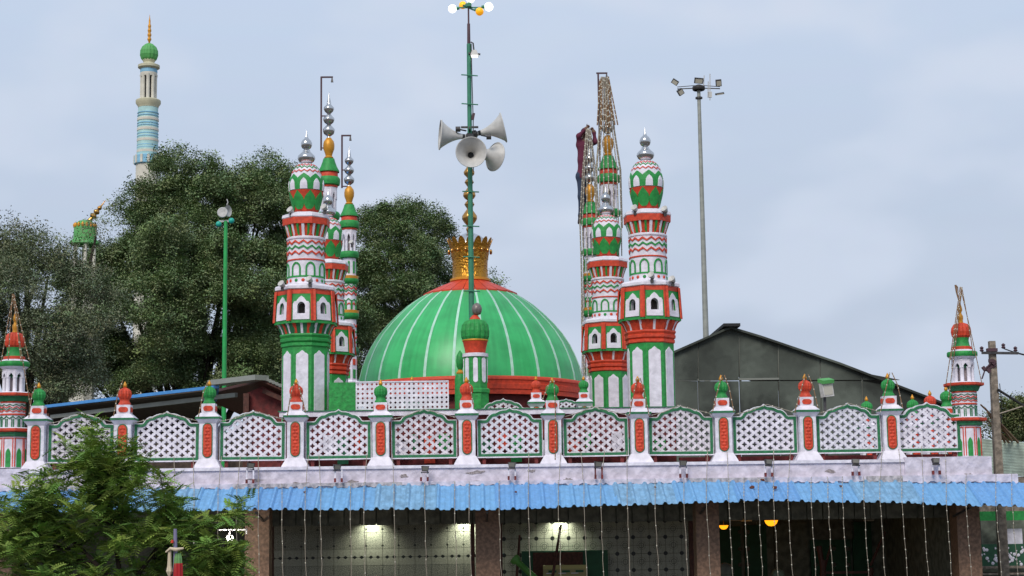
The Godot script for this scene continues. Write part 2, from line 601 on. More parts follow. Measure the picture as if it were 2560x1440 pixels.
func tile_image(kind: int) -> ImageTexture:
	var s := 128
	var im := Image.create(s, s, false, Image.FORMAT_RGB8)
	var f := FastNoiseLite.new()
	f.seed = 40 + kind
	f.frequency = 0.05
	for y in s:
		for x in s:
			var p := Vector2(x + 0.5, y + 0.5) / s - Vector2(0.5, 0.5)
			var g := 0.66 + 0.10 * f.get_noise_2d(x, y)
			var ink := 0.0
			if kind == 0:      # dot at the centre, thin cross and star rings at the corners
				ink = maxf(ink, 1.0 - smoothstep(0.12, 0.14, p.length()))
				ink = maxf(ink, 0.6 * (1.0 - smoothstep(0.008, 0.018, minf(absf(p.x), absf(p.y)))))
				var cn := Vector2(0.5 - absf(p.x), 0.5 - absf(p.y))
				ink = maxf(ink, 0.55 * (1.0 - smoothstep(0.01, 0.025, absf(cn.length() - 0.26))) * (0.5 + 0.5 * sin(cn.angle() * 16.0)))
				ink = maxf(ink, 0.5 * (1.0 - smoothstep(0.01, 0.03, absf(cn.length() - 0.14))))
			elif kind == 1:    # row of double arrow heads
				for sx in [-0.22, 0.22]:
					var q := p - Vector2(sx, 0)
					ink = maxf(ink, 1.0 - smoothstep(0.9, 1.05, absf(q.x) / 0.16 + absf(q.y) / 0.11))
				ink = maxf(ink, 0.4 * (1.0 - smoothstep(0.01, 0.02, absf(p.y))))
			else:              # speckled vine
				var q2 := f.get_noise_2d(x * 3.0, y * 3.0)
				ink = smoothstep(0.12, 0.3, q2) * 0.7
				ink = maxf(ink, 1.0 - smoothstep(0.05, 0.07, Vector2(absf(p.x) - 0.5, p.y - 0.3).length()))
			im.set_pixel(x, y, Color(g, g * 0.99, g * 0.92).lerp(Color(0.07, 0.08, 0.06), ink))
	return ImageTexture.create_from_image(im)
func tile_mat(kind: int) -> StandardMaterial3D:
	var m := StandardMaterial3D.new()
	m.albedo_texture = tile_image(kind)
	m.albedo_color = Color(0.92, 0.92, 0.88)
	m.roughness = 0.45
	return m
func make_veranda():
	var o := thing("veranda_building", "long lilac white veranda with brown pillars under the blue corrugated awning", "building", Vector3(0, 0, 0))
	var mb := MB.new()
	fbox(mb, -160, 2478, 1169, 1202, 26.2, 27.1)
	part(o, "ledge_wall", mb, M.lilac)
	mb = MB.new()
	fbox(mb, -160, 2270, 1161.5, 1169, 26.17, 27.1)
	part(o, "coping", mb, M.white)
	mb = MB.new()
	fbox(mb, -160, 2545, 1202, 1232, 26.12, 27.1)
	part(o, "lower_ledge", mb, M.lilac)
	# ragged mortar fillet sealing the sheets to the wall
	var uf := -120.0
	while uf < 2545.0:
		var ue := minf(uf + rng.randf_range(60, 190), 2545.0)
		var pol := PackedVector2Array()
		var vt := 1201.0
		var p0 := P(uf, vt, 26.1)
		var p1 := P(ue, vt, 26.1)
		var yt0 := P(1170, 1203, 26.1).y
		pol.append(Vector2(p0.x, yt0))
		pol.append(Vector2(p1.x, yt0))
		var nn := int((ue - uf) / 9.0) + 2
		for k in nn:
			var uu := lerpf(ue, uf, float(k) / (nn - 1))
			var vv := look(AW_T, uu) + rng.randf_range(-3.5, 4.0)
			pol.append(Vector2(P(uu, vv, 26.1).x, P(uu, vv, 26.1).y))
		mb = MB.new()
		mb.extr(pol, -26.13, -26.085)
		part(o, "mortar_fillet", mb, M.lilac if rng.randf() < 0.6 else M.concrete_pale)
		uf = ue
	mb = MB.new()
	var yb0 := P(1170, 1169, 26.2).y
	var yb1 := P(2360, 1142, 26.15).y
	var xb0 := P(2262, 1150, 26.15).x
	var xb1 := P(2479, 1150, 26.15).x
	mb.box(Vector3((xb0 + xb1) / 2, (yb0 - 0.2 + yb1) / 2, -26.65), Vector3(xb1 - xb0, yb1 - yb0 + 0.2, 1.0))
	part(o, "end_block", mb, M.lilac)
	mb = MB.new()
	var xb2 := P(70, 1150, 26.15).x
	var xb3 := P(-120, 1150, 26.15).x
	var yb2 := P(10, 1172, 26.15).y
	mb.box(Vector3((xb2 + xb3) / 2, (yb0 - 0.2 + yb2) / 2, -26.65), Vector3(xb2 - xb3, yb2 - yb0 + 0.2, 1.0))
	part(o, "end_block", mb, M.lilac)
	for q in [[748, 1210, 22], [1195, 1206, 16], [1190, 1181, 20], [1600, 1203, 24], [1838, 1200, 18], [2238, 1197, 20], [420, 1208, 14], [1010, 1190, 9], [2075, 1178, 10], [880, 1205, 12], [1420, 1199, 12], [2420, 1188, 9], [640, 1200, 20], [1330, 1178, 8]]:
		var pol := PackedVector2Array()
		var df := 26.118 if q[1] > 1197 else 26.197
		if q[0] > 2270:
			df = 26.147
		var pcn := P(q[0], q[1], df)
		for j in 17:
			var an := TAU * j / 17
			var rr := rng.randf_range(0.45, 1.25)
			pol.append(Vector2(pcn.x + cos(an) * q[2] * 0.006 * rr * 1.3, pcn.y + sin(an) * 0.028 * rr))
		mb = MB.new()
		mb.extr(pol, -df - 0.006, -df + 0.003)
		part(o, "spalled_plaster", mb, M.spall)
	# room under it
	var y_ceil := P(1218, 1258, 27.3).y
	var xl := P(-160, 1300, 27.3).x
	var xr := P(2452, 1300, 26.4).x
	mb = MB.new()
	mb.box(Vector3((xl + xr) / 2, y_ceil + 0.1, -30.8), Vector3(xr - xl, 0.2, 8.8))
	part(o, "ceiling", mb, M.hall)
	for pu in [[-30, 32], [612, 673], [1189, 1249], [1741, 1799], [2394, 2452]]:
		mb = MB.new()
		var x0 := P(pu[0], 1340, 26.4).x
		var x1 := P(pu[1], 1340, 26.4).x
		mb.box(Vector3((x0 + x1) / 2, (y_ceil + 0.12) / 2, -26.6), Vector3(x1 - x0, y_ceil + 0.12, 0.40))
		part(o, "pillar", mb, M.pillar)
	# lintel faced with tiles
	mb = MB.new()
	fbox(mb, -160, 2400, 1254, 1307, 27.32, 27.5)
	var lin := part(o, "lintel", mb, M.hall)
	var tb := MB.new()
	var s := 39.6 * 27.3 / FL
	tb.box(Vector3.ZERO, Vector3(s - 0.02, 0.29, 0.03))
	var tmesh := tb.mesh()
	var ylin := P(1218, 1286, 27.3).y
	var x := P(680, 1290, 27.3).x
	while x < P(2390, 1290, 27.3).x:
		var tl := mpart(lin, "tile", tmesh, M.tilewall)
		tl.position = Vector3(x, ylin, -27.3)
		x += s
	# tiled back wall of the two left bays
	var dw := 28.9
	mb = MB.new()
	fbox(mb, -160, 1752, 1240, 2000, dw + 0.02, dw + 0.2)
	var bw := part(o, "back_wall", mb, M.tilewall)
	var ts := 40.0 * dw / FL
	tb = MB.new()
	tb.box(Vector3(0, 0, -0.012), Vector3(ts - 0.006, ts - 0.006, 0.02))
	var h := (ts - 0.006) / 2
	tb.uvquad(Vector3(-h, -h, 0), Vector3(h, -h, 0), Vector3(h, h, 0), Vector3(-h, h, 0), Vector3.BACK)
	var tm := tb.mesh()
	var mats := [tile_mat(0), tile_mat(1), tile_mat(2)]
	var xs := P(672, 1370, dw).x
	var xe := P(1752, 1370, dw).x
	var ytop := P(1218, 1287, dw).y
	var row := 0
	for r in 5:
		x = xs + ts / 2
		while x < xe:
			var kind := 0
			if x < P(1215, 1370, dw).x:
				kind = [2, 2, 1, 2, 1][r]
			else:
				kind = [0, 0, 0, 0, 0][r]
			var t2 := mpart(bw, "tile", tm, mats[kind])
			t2.position = Vector3(x, ytop - ts * (r + 0.5), -dw)
			x += ts
	# dark jambs
	for ju in [676, 1184, 1254, 1736]:
		mb = MB.new()
		fbox(mb, ju - 5, ju + 5, 1300, 1900, 27.34, 27.5)
		part(o, "jamb", mb, M.wood)
	# green framed doorway with a dark opening in the middle bay
	mb = MB.new()
	fbox(mb, 1308, 1525, 1380, 1900, 28.72, 28.88)
	part(o, "door_surround", mb, M.hallgreen)
	mb = MB.new()
	fbox(mb, 1336, 1462, 1384, 1900, 28.69, 28.75)
	part(o, "door_leaf", mb, M.wood)
	# right hall, deeper and dark
	var hd := 32.0
	mb = MB.new()
	fbox(mb, 1640, 2520, 1230, 2000, hd + 0.05, hd + 0.25)
	var hw := part(o, "hall_wall", mb, M.hall)
	for q in [[1808, 1860, 1325], [1870, 1925, 1322], [1945, 2030, 1318], [2036, 2136, 1362], [2142, 2190, 1318], [2245, 2300, 1310], [2300, 2380, 1310]]:
		mb = MB.new()
		fbox(mb, q[0], q[1], q[2], 1900, hd - 0.02, hd + 0.06)
		var dp := part(hw, "door_panel", mb, M.hallgreen if int(q[0]) % 2 == 0 else M.hall)
	for yy in [1330, 1372, 1412]:
		for xx in [1850, 1870, 2040, 2085, 2120, 2250, 2290]:
			if yy == 1330 and xx < 2200 and xx > 2000:
				continue
			mb = MB.new()
			var pc := P(xx, yy, hd - 0.03)
			mb.lathe([Vector2(0.0, 0.02), Vector2(0.03, 0.016), Vector2(0.042, 0.0)], 8, 0, false, pc, Basis(Vector3.RIGHT, PI / 2))
			part(hw, "rosette", mb, M.tilewall)
	mb = MB.new()
	fbox(mb, 2032, 2135, 1310, 1360, hd - 0.02, hd + 0.04)
	part(hw, "carved_panel", mb, M.tilewall)
	# side and back closing walls
	mb = MB.new()
	mb.box(Vector3(xr - 0.08, y_ceil / 2, -30.9), Vector3(0.15, y_ceil, 8.4))
	part(o, "side_wall", mb, M.hall)
	mb = MB.new()
	var xm := P(1752, 1340, dw).x
	mb.box(Vector3(xm - 0.08, y_ceil / 2, -32.0), Vector3(0.15, y_ceil, 6.0))
	part(o, "side_wall", mb, M.hall)
	mb = MB.new()
	mb.box(Vector3(xl + 0.08, y_ceil / 2, -30.0), Vector3(0.15, y_ceil, 6.0))
	part(o, "side_wall", mb, M.hall)
	# ---- awning of corrugated sheets
	var aw := thing("corrugated_awning", "blue corrugated metal awning running along the veranda edge", "awning")
	var pitch := 38.0
	var u := -130.0
	var k := 0
	while u < 2640.0:
		var ribs := 4
		var du := pitch * ribs
		mb = MB.new()
		var lift := 0.004 * (k % 2) + rng.randf_range(0, 0.002)
		var jt := rng.randf_range(-2.5, 2.5)
		var je := rng.randf_range(-1.2, 1.2)
		var steps := ribs * 8
		var pt := []
		for i in steps + 2:
			var uu := u + pitch * i / 8.0
			var fr := fposmod(i / 8.0, 1.0)
			var hgt := 0.0
			if fr > 0.01 and fr < 0.3:
				hgt = 0.036
			elif absf(fr - 0.625) < 0.01:
				hgt = 0.012
			# world x from the eave, same x for the top so that the ribs run straight out from the wall
			var pe := P(uu, look(AW_V, uu) + je, 25.35)
			var pb := P(uu, look(AW_T, uu) + jt, 26.11)
			pb.x = pe.x
			pe.y += hgt + lift
			pb.y += hgt + lift
			pt.append([pe, pb])
		for i in pt.size() - 1:
			var a: Vector3 = pt[i][0]
			var b: Vector3 = pt[i + 1][0]
			var c: Vector3 = pt[i + 1][1]
			var e: Vector3 = pt[i][1]
			var th := Vector3(0, -0.002, 0)
			mb.quad(a, b, c, e, Vector3(0, 1, 0.3))
			mb.quad(a + th, b + th, c + th, e + th, Vector3(0, -1, -0.3))
			mb.quad(a, b, b + th, a + th, Vector3.BACK)
		part(aw, "sheet", mb, [M.blue, M.blue_faded, M.blue, M.blue_deep][(k * 7) % 4])
		u += du
		k += 1
	# rust patches eaten into the sheets near their fixings
	for q in [[1881, 1228, 5.0], [1916, 1209, 4.0], [1938, 1229, 5.0], [1290, 1240, 2.5], [2105, 1225, 3.0], [760, 1240, 2.5], [1640, 1228, 2.5]]:
		var pt0 := P(q[0], look(AW_T, q[0]), 26.11)
		var pe0 := P(q[0], look(AW_V, q[0]), 25.35)
		var kk: float = (q[1] - look(AW_T, q[0])) / (look(AW_V, q[0]) - look(AW_T, q[0]))
		var pc := pt0.lerp(pe0, kk) + Vector3(0, 0.062, 0.0)
		pc.x = P(q[0], q[1], 25.75).x
		mb = MB.new()
		var pol := PackedVector2Array()
		for j in 11:
			var an := TAU * j / 11
			var rr: float = q[2] * 0.006 * rng.randf_range(0.6, 1.3)
			pol.append(Vector2(cos(an) * rr * 1.2, sin(an) * rr * 1.4))
		mb.extr(pol, -0.012, 0.0, Transform3D(Basis(Vector3.RIGHT, -PI / 2 + 0.48), pc))
		part(aw, "rust_patch", mb, M.rust)
	# purlin carrying the sheets
	mb = MB.new()
	seg_box(mb, P(-120, 1287, 25.75) + Vector3(0, 0.07, 0), P(1230, 1277, 25.75) + Vector3(0, 0.07, 0), 0.04, 0.04)
	seg_box(mb, P(1230, 1277, 25.75) + Vector3(0, 0.07, 0), P(1800, 1257, 25.75) + Vector3(0, 0.07, 0), 0.04, 0.04)
	seg_box(mb, P(1800, 1257, 25.75) + Vector3(0, 0.07, 0), P(2640, 1274, 25.75) + Vector3(0, 0.07, 0), 0.04, 0.04)
	part(aw, "purlin", mb, M.steel)
	for su in [40, 640, 1218, 1770, 2425]:
		mb = MB.new()
		var pe2 := P(su, look(AW_V, su), 25.5) + Vector3(0, -0.03, 0)
		seg_box(mb, pe2, Vector3(pe2.x, pe2.y - 0.12, -26.42), 0.03, 0.03)
		part(aw, "strut", mb, M.steel)
	# ---- lit fittings in the veranda
	for q in [[928, 1303], [1163, 1302], [1400, 1300]]:
		var lp := P(q[0], q[1], 28.74)
		lp.y = y_ceil - 0.16
		var dl := thing("downlight", "small lit ceiling downlight washing the tiled wall behind the lintel", "light", lp, "downlights over the tiled wall")
		mb = MB.new()
		mb.lathe([Vector2(0.0, 0.16), Vector2(0.05, 0.16), Vector2(0.05, 0.0), Vector2(0.04, 0.0)], 14)
		part(dl, "housing", mb, M.galv)
		mb = MB.new()
		mb.lathe([Vector2(0.0, 0.004), Vector2(0.04, 0.004)], 14)
		part(dl, "lamp_glass", mb, M.lampwhite)
		var sp := SpotLight3D.new()
		sp.name = "lamp"
		sp.light_energy = 0.8
		sp.light_color = Color(0.97, 1.0, 0.93)
		sp.spot_angle = 64
		sp.spot_range = 12
		sp.spot_attenuation = 2
		sp.light_size = 0.04
		sp.shadow_enabled = true
		sp.rotation_degrees = Vector3(-78, 0, 0)
		dl.add_child(sp)
		sp.position = Vector3(0, -0.02, 0)
	var li := 0
	for q in [[1928, 1306, 17.0], [1809, 1317, 12.0]]:
		var pos := P(q[0], q[1], 29.4)
		var r: float = q[2] * 29.4 / FL
		var hl := thing("hanging_lamp", ["glowing amber bowl lamp hanging in the dark hall", "half hidden amber wall lamp beside the brown pillar"][li], "lamp", pos)
		mb = MB.new()
		mb.lathe([Vector2(0.001, -0.55 * r), Vector2(0.45 * r, -0.48 * r), Vector2(0.8 * r, -0.15 * r), Vector2(r, 0.3 * r)], 20)
		part(hl, "bowl", mb, M.lampamber)
		mb = MB.new()
		mb.tube([Vector3(0, 0.25 * r, 0), Vector3(0, y_ceil - pos.y, 0)], 0.006, 5)
		part(hl, "rod", mb, M.dark)
		mb = MB.new()
		mb.lathe([Vector2(r, 0.3 * r), Vector2(1.04 * r, 0.34 * r), Vector2(r, 0.36 * r)], 20)
		part(hl, "rim", mb, M.gold)
		var om := OmniLight3D.new()
		om.name = "glow"
		om.light_color = Color(1.0, 0.7, 0.3)
		om.light_energy = 0.03
		om.light_size = 0.1
		om.omni_range = 12
		om.shadow_enabled = true
		hl.add_child(om)
		om.position = Vector3(0, 0.3 * r, 0)
		li += 1
	for q in [[1838, 1300], [1866, 1302], [2172, 1301]]:
		var pos2 := P(q[0], q[1], 30.0)
		var tl2 := thing("tube_light", "thin lit white tube light under the hall ceiling", "light", pos2, "tube lights in the hall")
		mb = MB.new()
		mb.tube([Vector3(-0.09, 0, 0), Vector3(0.09, 0, 0)], 0.011, 8)
		part(tl2, "lamp_tube", mb, M.bulb)
		mb = MB.new()
		mb.box(Vector3(0, 0.025, 0), Vector3(0.2, 0.02, 0.03))
		part(tl2, "batten", mb, M.galv)
		mb = MB.new()
		mb.box(Vector3(0, (y_ceil - pos2.y + 0.035) / 2, 0), Vector3(0.012, y_ceil - pos2.y - 0.035, 0.012))
		part(tl2, "hanger", mb, M.dark)
	make_veranda_things(y_ceil)
	# ---- floodlights standing on the ledge
	var fi := 0
	for q in [[625, 1164], [846, 1168], [1061, 1172], [1280, 1163], [1497, 1161], [1709, 1158], [1922, 1156], [2140, 1156], [2341, 1153]]:
		var base := P(q[0], q[1] + 33, 26.06)
		base.z = -26.02
		base.y = P(1170, 1202, 26.12).y
		base.x = P(q[0], q[1] + 30, 26.02).x
		var hh := P(q[0], q[1], 26.05).y - base.y
		var fl := thing("ledge_floodlight", "small grey ledge floodlight below the lattice panel " + WHERE_PANEL[fi + 2], "floodlight", base, "floodlights along the ledge")
		for sx in [-1, 1]:
			mb = MB.new()
			mb.box(Vector3(sx * 0.05, hh * 0.42, -0.02), Vector3(0.022, hh * 0.84, 0.02))
			part(fl, "bracket_leg", mb, M.maroon if fi in [4] else M.white)
			mb = MB.new()
			mb.box(Vector3(sx * 0.05, 0.03, 0.0), Vector3(0.03, 0.06, 0.05))
			part(fl, "bracket_foot", mb, M.maroon)
		var hd2 := Node3D.new()
		hd2.name = "head"
		fl.add_child(hd2)
		hd2.position = Vector3(rng.randf_range(-0.02, 0.02), hh, 0.0)
		hd2.rotation = Vector3(rng.randf_range(-0.7, 0.2), rng.randf_range(-0.3, 0.3), rng.randf_range(-0.1, 0.1))
		mb = MB.new()
		mb.frustum(-0.04, 0.04, Vector2(0.045, 0.025), Vector2(0.06, 0.03))
		part(hd2, "housing", mb, M.steel)
		mb = MB.new()
		mb.box(Vector3(0, 0, 0.031), Vector3(0.085, 0.06, 0.006), Basis(Vector3.RIGHT, 0.1))
		part(hd2, "glass", mb, M.dullglass)
		mb = MB.new()
		mb.box(Vector3(0, -0.055, 0), Vector3(0.12, 0.014, 0.02))
		part(hd2, "yoke", mb, M.steel)
		fi += 1

func make_veranda_things(y_ceil: float):
	# leaning green pipe and red sticks before the middle bay
	var a := P(1288, 1399, 27.9)
	var b := P(1420, 1520, 27.6)
	var o := thing("green_pipe", "light green leaning pipe with a flared collar in front of the green doorway", "pipe", a)
	var mb := MB.new()
	mb.tube([Vector3(0.02, -0.02, 0), b - a], 0.05, 12)
	part(o, "tube", mb, M.pipe)
	mb = MB.new()
	var ax := (b - a).normalized()
	var bs := Basis(ax.cross(Vector3.BACK).normalized(), ax, Vector3.BACK).orthonormalized()
	mb.lathe([Vector2(0.03, -0.03), Vector2(0.085, -0.03), Vector2(0.085, 0.02), Vector2(0.05, 0.06)], 14, 0, false, Vector3.ZERO, bs)
	part(o, "collar", mb, M.pipe)
	for q in [[1299, 1340, 1288, 1500, "short reddish stick rising above the green pipe collar"], [1402, 1314, 1372, 1500, "long dark red stick leaning up past the cream signboard"], [1243, 1360, 1226, 1500, "thin brown stick leaning against the brown pillar"]]:
		var p0 := P(q[0], q[1], 27.95)
		var p1 := P(q[2], q[3], 27.85)
		var st := thing("wooden_stick", q[4], "stick", p1)
		mb = MB.new()
		mb.tube([Vector3.ZERO, (p0 - p1) * 0.6, p0 - p1], [0.025, 0.022, 0.018], 8)
		part(st, "shaft", mb, M.wood)
		mb = MB.new()
		mb.tube([p0 - p1, (p0 - p1) * 1.012], [0.021, 0.017], 8)
		part(st, "tip", mb, M.maroon)
	var c := P(1412, 1440, 28.2)
	o = thing("signboard", "cream signboard with green labels in front of the dark doorway", "sign", c)
	mb = MB.new()
	mb.box(Vector3(0, -0.35, 0), Vector3(0.70, 1.05, 0.03))
	part(o, "board", mb, mat(Color(0.62, 0.58, 0.40), 0.7))
	mb = MB.new()
	mb.box(Vector3(0, 0.145, 0.02), Vector3(0.70, 0.06, 0.02))
	part(o, "top_rail", mb, mat(Color(0.70, 0.66, 0.42), 0.7))
	for k in 3:
		mb = MB.new()
		mb.box(Vector3(-0.2 + 0.22 * k, 0.075, 0.018), Vector3(0.13, 0.035, 0.008))
		part(o, "green_label", mb, M.hallgreen)
		mb = MB.new()
		mb.box(Vector3(-0.24 + 0.2 * k, 0.045, 0.025), Vector3(0.12, 0.012, 0.006))
		part(o, "white_line", mb, M.white)
	for sx in [-0.3, 0.3]:
		mb = MB.new()
		mb.box(Vector3(sx, -0.9 - (c.y - 1.8) / 2, -0.02), Vector3(0.04, c.y - 0.0, 0.04))
		var lg := part(o, "leg", mb, M.wood)
		lg.position.y = (-c.y / 2) + 0.9 + (c.y - 1.8) / 2
	# trestle of crossed poles in the right hall
	var tb := P(2110, 1470, 29.0)
	o = thing("wooden_trestle", "brown wooden trestle of crossed poles in the dark hall", "trestle", tb)
	for q in [[2060, 1440, 2048, 1365, 0.045], [2062, 1420, 2078, 1362, 0.02], [2055, 1460, 2060, 1400, 0.05], [2176, 1415, 2213, 1330, 0.022], [2176, 1470, 2176, 1418, 0.05]]:
		mb = MB.new()
		mb.tube([P(q[0], q[1], 29.0) - tb, P(q[2], q[3], 29.0) - tb], q[4], 7)
		part(o, "pole", mb, M.wood)
	mb = MB.new()
	mb.box(P(2118, 1431, 29.0) - tb, Vector3(0.9, 0.04, 0.05))
	part(o, "rail", mb, M.wood)
	for sx in [2060, 2176]:
		mb = MB.new()
		var lp := P(sx, 1455, 29.0) - tb
		mb.box(Vector3(lp.x, (lp.y - tb.y) / 2, 0), Vector3(0.06, lp.y + tb.y, 0.06))
		part(o, "leg", mb, M.wood)
	# two covered stools seen above the sill of the picture
	for q in [[1812, 1406, 22.0, "grey domed cover standing beside the brown pillar"], [1944, 1421, 17.0, "pale green domed cover standing under the amber bowl lamp"]]:
		var r: float = q[2] * 28.6 / FL
		var p := P(q[0], q[1], 28.6)
		p.y = 0
		var top := P(q[0], q[1], 28.6).y
		o = thing("domed_stand", q[3], "stand", p)
		mb = MB.new()
		mb.lathe([Vector2(r, top - r * 1.3), Vector2(r * 0.97, top - r * 0.7), Vector2(r * 0.75, top - r * 0.25), Vector2(0.001, top)], 16)
		part(o, "cover", mb, M.tilewall if q[2] > 20 else mat(Color(0.42, 0.47, 0.38), 0.8))
		mb = MB.new()
		mb.lathe([Vector2(r * 0.7, 0.0), Vector2(r * 0.7, top - r * 1.25)], 12)
		part(o, "pedestal", mb, M.hall)

# ------------------------------------------------------------------ lattice parapet
func msq(val: PackedFloat32Array, nx: int, ny: int, org: Vector2, cell: float, z0: float, z1: float) -> MB:
	var mb := MB.new()
	var w := nx + 1
	for j in ny:
		var run := -1
		for i in nx + 1:
			var full := false
			if i < nx:
				full = val[j * w + i] > 0 and val[j * w + i + 1] > 0 and val[(j + 1) * w + i] > 0 and val[(j + 1) * w + i + 1] > 0
			if full:
				if run < 0:
					run = i
				continue
			if run >= 0:
				var a := org + Vector2(run, j) * cell
				var b := org + Vector2(i, j + 1) * cell
				for z in [z0, z1]:
					mb.quad(Vector3(a.x, a.y, z), Vector3(b.x, a.y, z), Vector3(b.x, b.y, z), Vector3(a.x, b.y, z), Vector3(0, 0, 1 if z == z1 else -1))
				run = -1
			if i == nx:
				continue
			var cs := [Vector2(i, j), Vector2(i + 1, j), Vector2(i + 1, j + 1), Vector2(i, j + 1)]
			var vs := [val[j * w + i], val[j * w + i + 1], val[(j + 1) * w + i + 1], val[(j + 1) * w + i]]
			var poly := []
			var cr := []
			for q in 4:
				var q2 := (q + 1) % 4
				if vs[q] > 0:
					poly.append(org + cs[q] * cell)
					cr.append(false)
				if (vs[q] > 0) != (vs[q2] > 0):
					var k: float = vs[q] / (vs[q] - vs[q2])
					poly.append(org + cs[q].lerp(cs[q2], k) * cell)
					cr.append(true)
			if poly.size() < 3:
				continue
			var ctr := Vector2.ZERO
			for p in poly:
				ctr += p
			ctr /= poly.size()
			for q in range(1, poly.size() - 1):
				for z in [z0, z1]:
					mb.ftri(Vector3(poly[0].x, poly[0].y, z), Vector3(poly[q].x, poly[q].y, z), Vector3(poly[q + 1].x, poly[q + 1].y, z), Vector3(0, 0, 1 if z == z1 else -1))
			for q in poly.size():
				var q2 := (q + 1) % poly.size()
				if cr[q] and cr[q2]:
					var a: Vector2 = poly[q]
					var b: Vector2 = poly[q2]
					var o: Vector2 = (a + b) / 2 - ctr
					mb.quad(Vector3(a.x, a.y, z0), Vector3(b.x, b.y, z0), Vector3(b.x, b.y, z1), Vector3(a.x, a.y, z1), Vector3(o.x, o.y, 0.0001))
	return mb
func arch_outline() -> PackedVector2Array:
	var half := [[0, 126], [3, 123], [9, 120], [18, 119.5], [26, 117.5], [32, 114.5], [35, 112.5], [42, 112], [49, 108.5], [55, 102.5], [58, 97.5], [61, 95.8], [82, 95.8], [82, 0]]
	var o := PackedVector2Array()
	for q in half:
		o.append(Vector2(q[0], q[1]))
	for i in range(half.size() - 1, 0, -1):
		o.append(Vector2(-half[i][0], half[i][1]))
	return o
var panel_meshes := []
func make_panel_meshes():
	var t := T(1060, 1080, 26.5)
	var ol := arch_outline()
	var nx := 168
	var ny := 130
	var w := nx + 1
	var a := PackedFloat32Array()
	var b := PackedFloat32Array()
	a.resize(w * (ny + 1))
	b.resize(w * (ny + 1))
	var org := Vector2(-84, -2)
	for j in ny + 1:
		for i in w:
			var p := org + Vector2(i, j)
			var d := 1e9
			for e in ol.size():
				var c := Geometry2D.get_closest_point_to_segment(p, ol[e], ol[(e + 1) % ol.size()])
				d = minf(d, p.distance_squared_to(c))
			d = sqrt(d)
			if not Geometry2D.is_point_in_polygon(p, ol):
				d = -d
			# four-lobed openings on a diamond grid
			var hole := 1e9
			for s in 2:
				var q := Vector2(fposmod(p.x + 13.0 * s + 13.0, 26.0) - 13.0, fposmod(p.y - 6.0 + 9.5 * s + 9.5, 19.0) - 9.5)
				var e1 := Vector2(q.x / 6.7, q.y / 2.7).length()
				var e2 := Vector2(q.x / 2.9, q.y / 6.6).length()
				hole = minf(hole, (minf(e1, e2) - 1.0) * 4.0)
			a[j * w + i] = minf(d + 0.001, maxf(hole, 11.0 - d))
			b[j * w + i] = minf(d - 2.4, 9.2 - d)
	panel_meshes.append(msq(a, nx, ny, org * t, t, -0.05, 0.05).mesh())
	panel_meshes.append(msq(b, nx, ny, org * t, t, 0.045, 0.062).mesh())
	# bottom lip and inner bead
	var mb := MB.new()
	mb.box(Vector3(0, 1.0 * t, 0), Vector3(165 * t, 2.5 * t, 0.14))
	panel_meshes.append(mb.mesh())
func lattice_panel(pos: Vector3, label: String, group: String, s := 1.0) -> Node3D:
	var o := thing("lattice_panel", label, "lattice panel", pos, group)
	mpart(o, "lattice", panel_meshes[0], [M.white, M.white2, M.white3][rng.randi() % 3])
	o.rotation = Vector3(rng.randf_range(-0.012, 0.012), rng.randf_range(-0.01, 0.01), rng.randf_range(-0.006, 0.006))
	mpart(o, "green_border", panel_meshes[1], M.band)
	mpart(o, "sill", panel_meshes[2], M.white)
	o.scale = Vector3.ONE * s
	return o
func ribbed(par: Node, called: String, m: Material, pr: Array, nf := 12, dep := 0.12) -> MeshInstance3D:
	var mb := MB.new()
	mb.lathe(prof(pr), nf * 4, 0, false, Vector3.ZERO, Basis(), nf, dep)
	return part(par, called, mb, m)
func sq(par: Node, called: String, m: Material, rows: Array) -> MeshInstance3D:
	# stacked square frusta: [[half px, v px], ...] from bottom to top
	var mb := MB.new()
	for i in rows.size() - 1:
		var h0: float = rows[i][0] * T0
		var h1: float = rows[i + 1][0] * T0
		mb.frustum(H(rows[i][1]), H(rows[i + 1][1]), Vector2(h0, h0), Vector2(h1, h1))
	return part(par, called, mb, m)
func capsule_poly(hw: float, y0: float, y1: float) -> PackedVector2Array:
	var o := PackedVector2Array()
	for k in 9:
		var a := PI * k / 8.0
		o.append(Vector2(cos(a) * hw, y1 - hw + sin(a) * hw))
	for k in 9:
		var a := PI + PI * k / 8.0
		o.append(Vector2(cos(a) * hw, y0 + hw + sin(a) * hw))
	return o
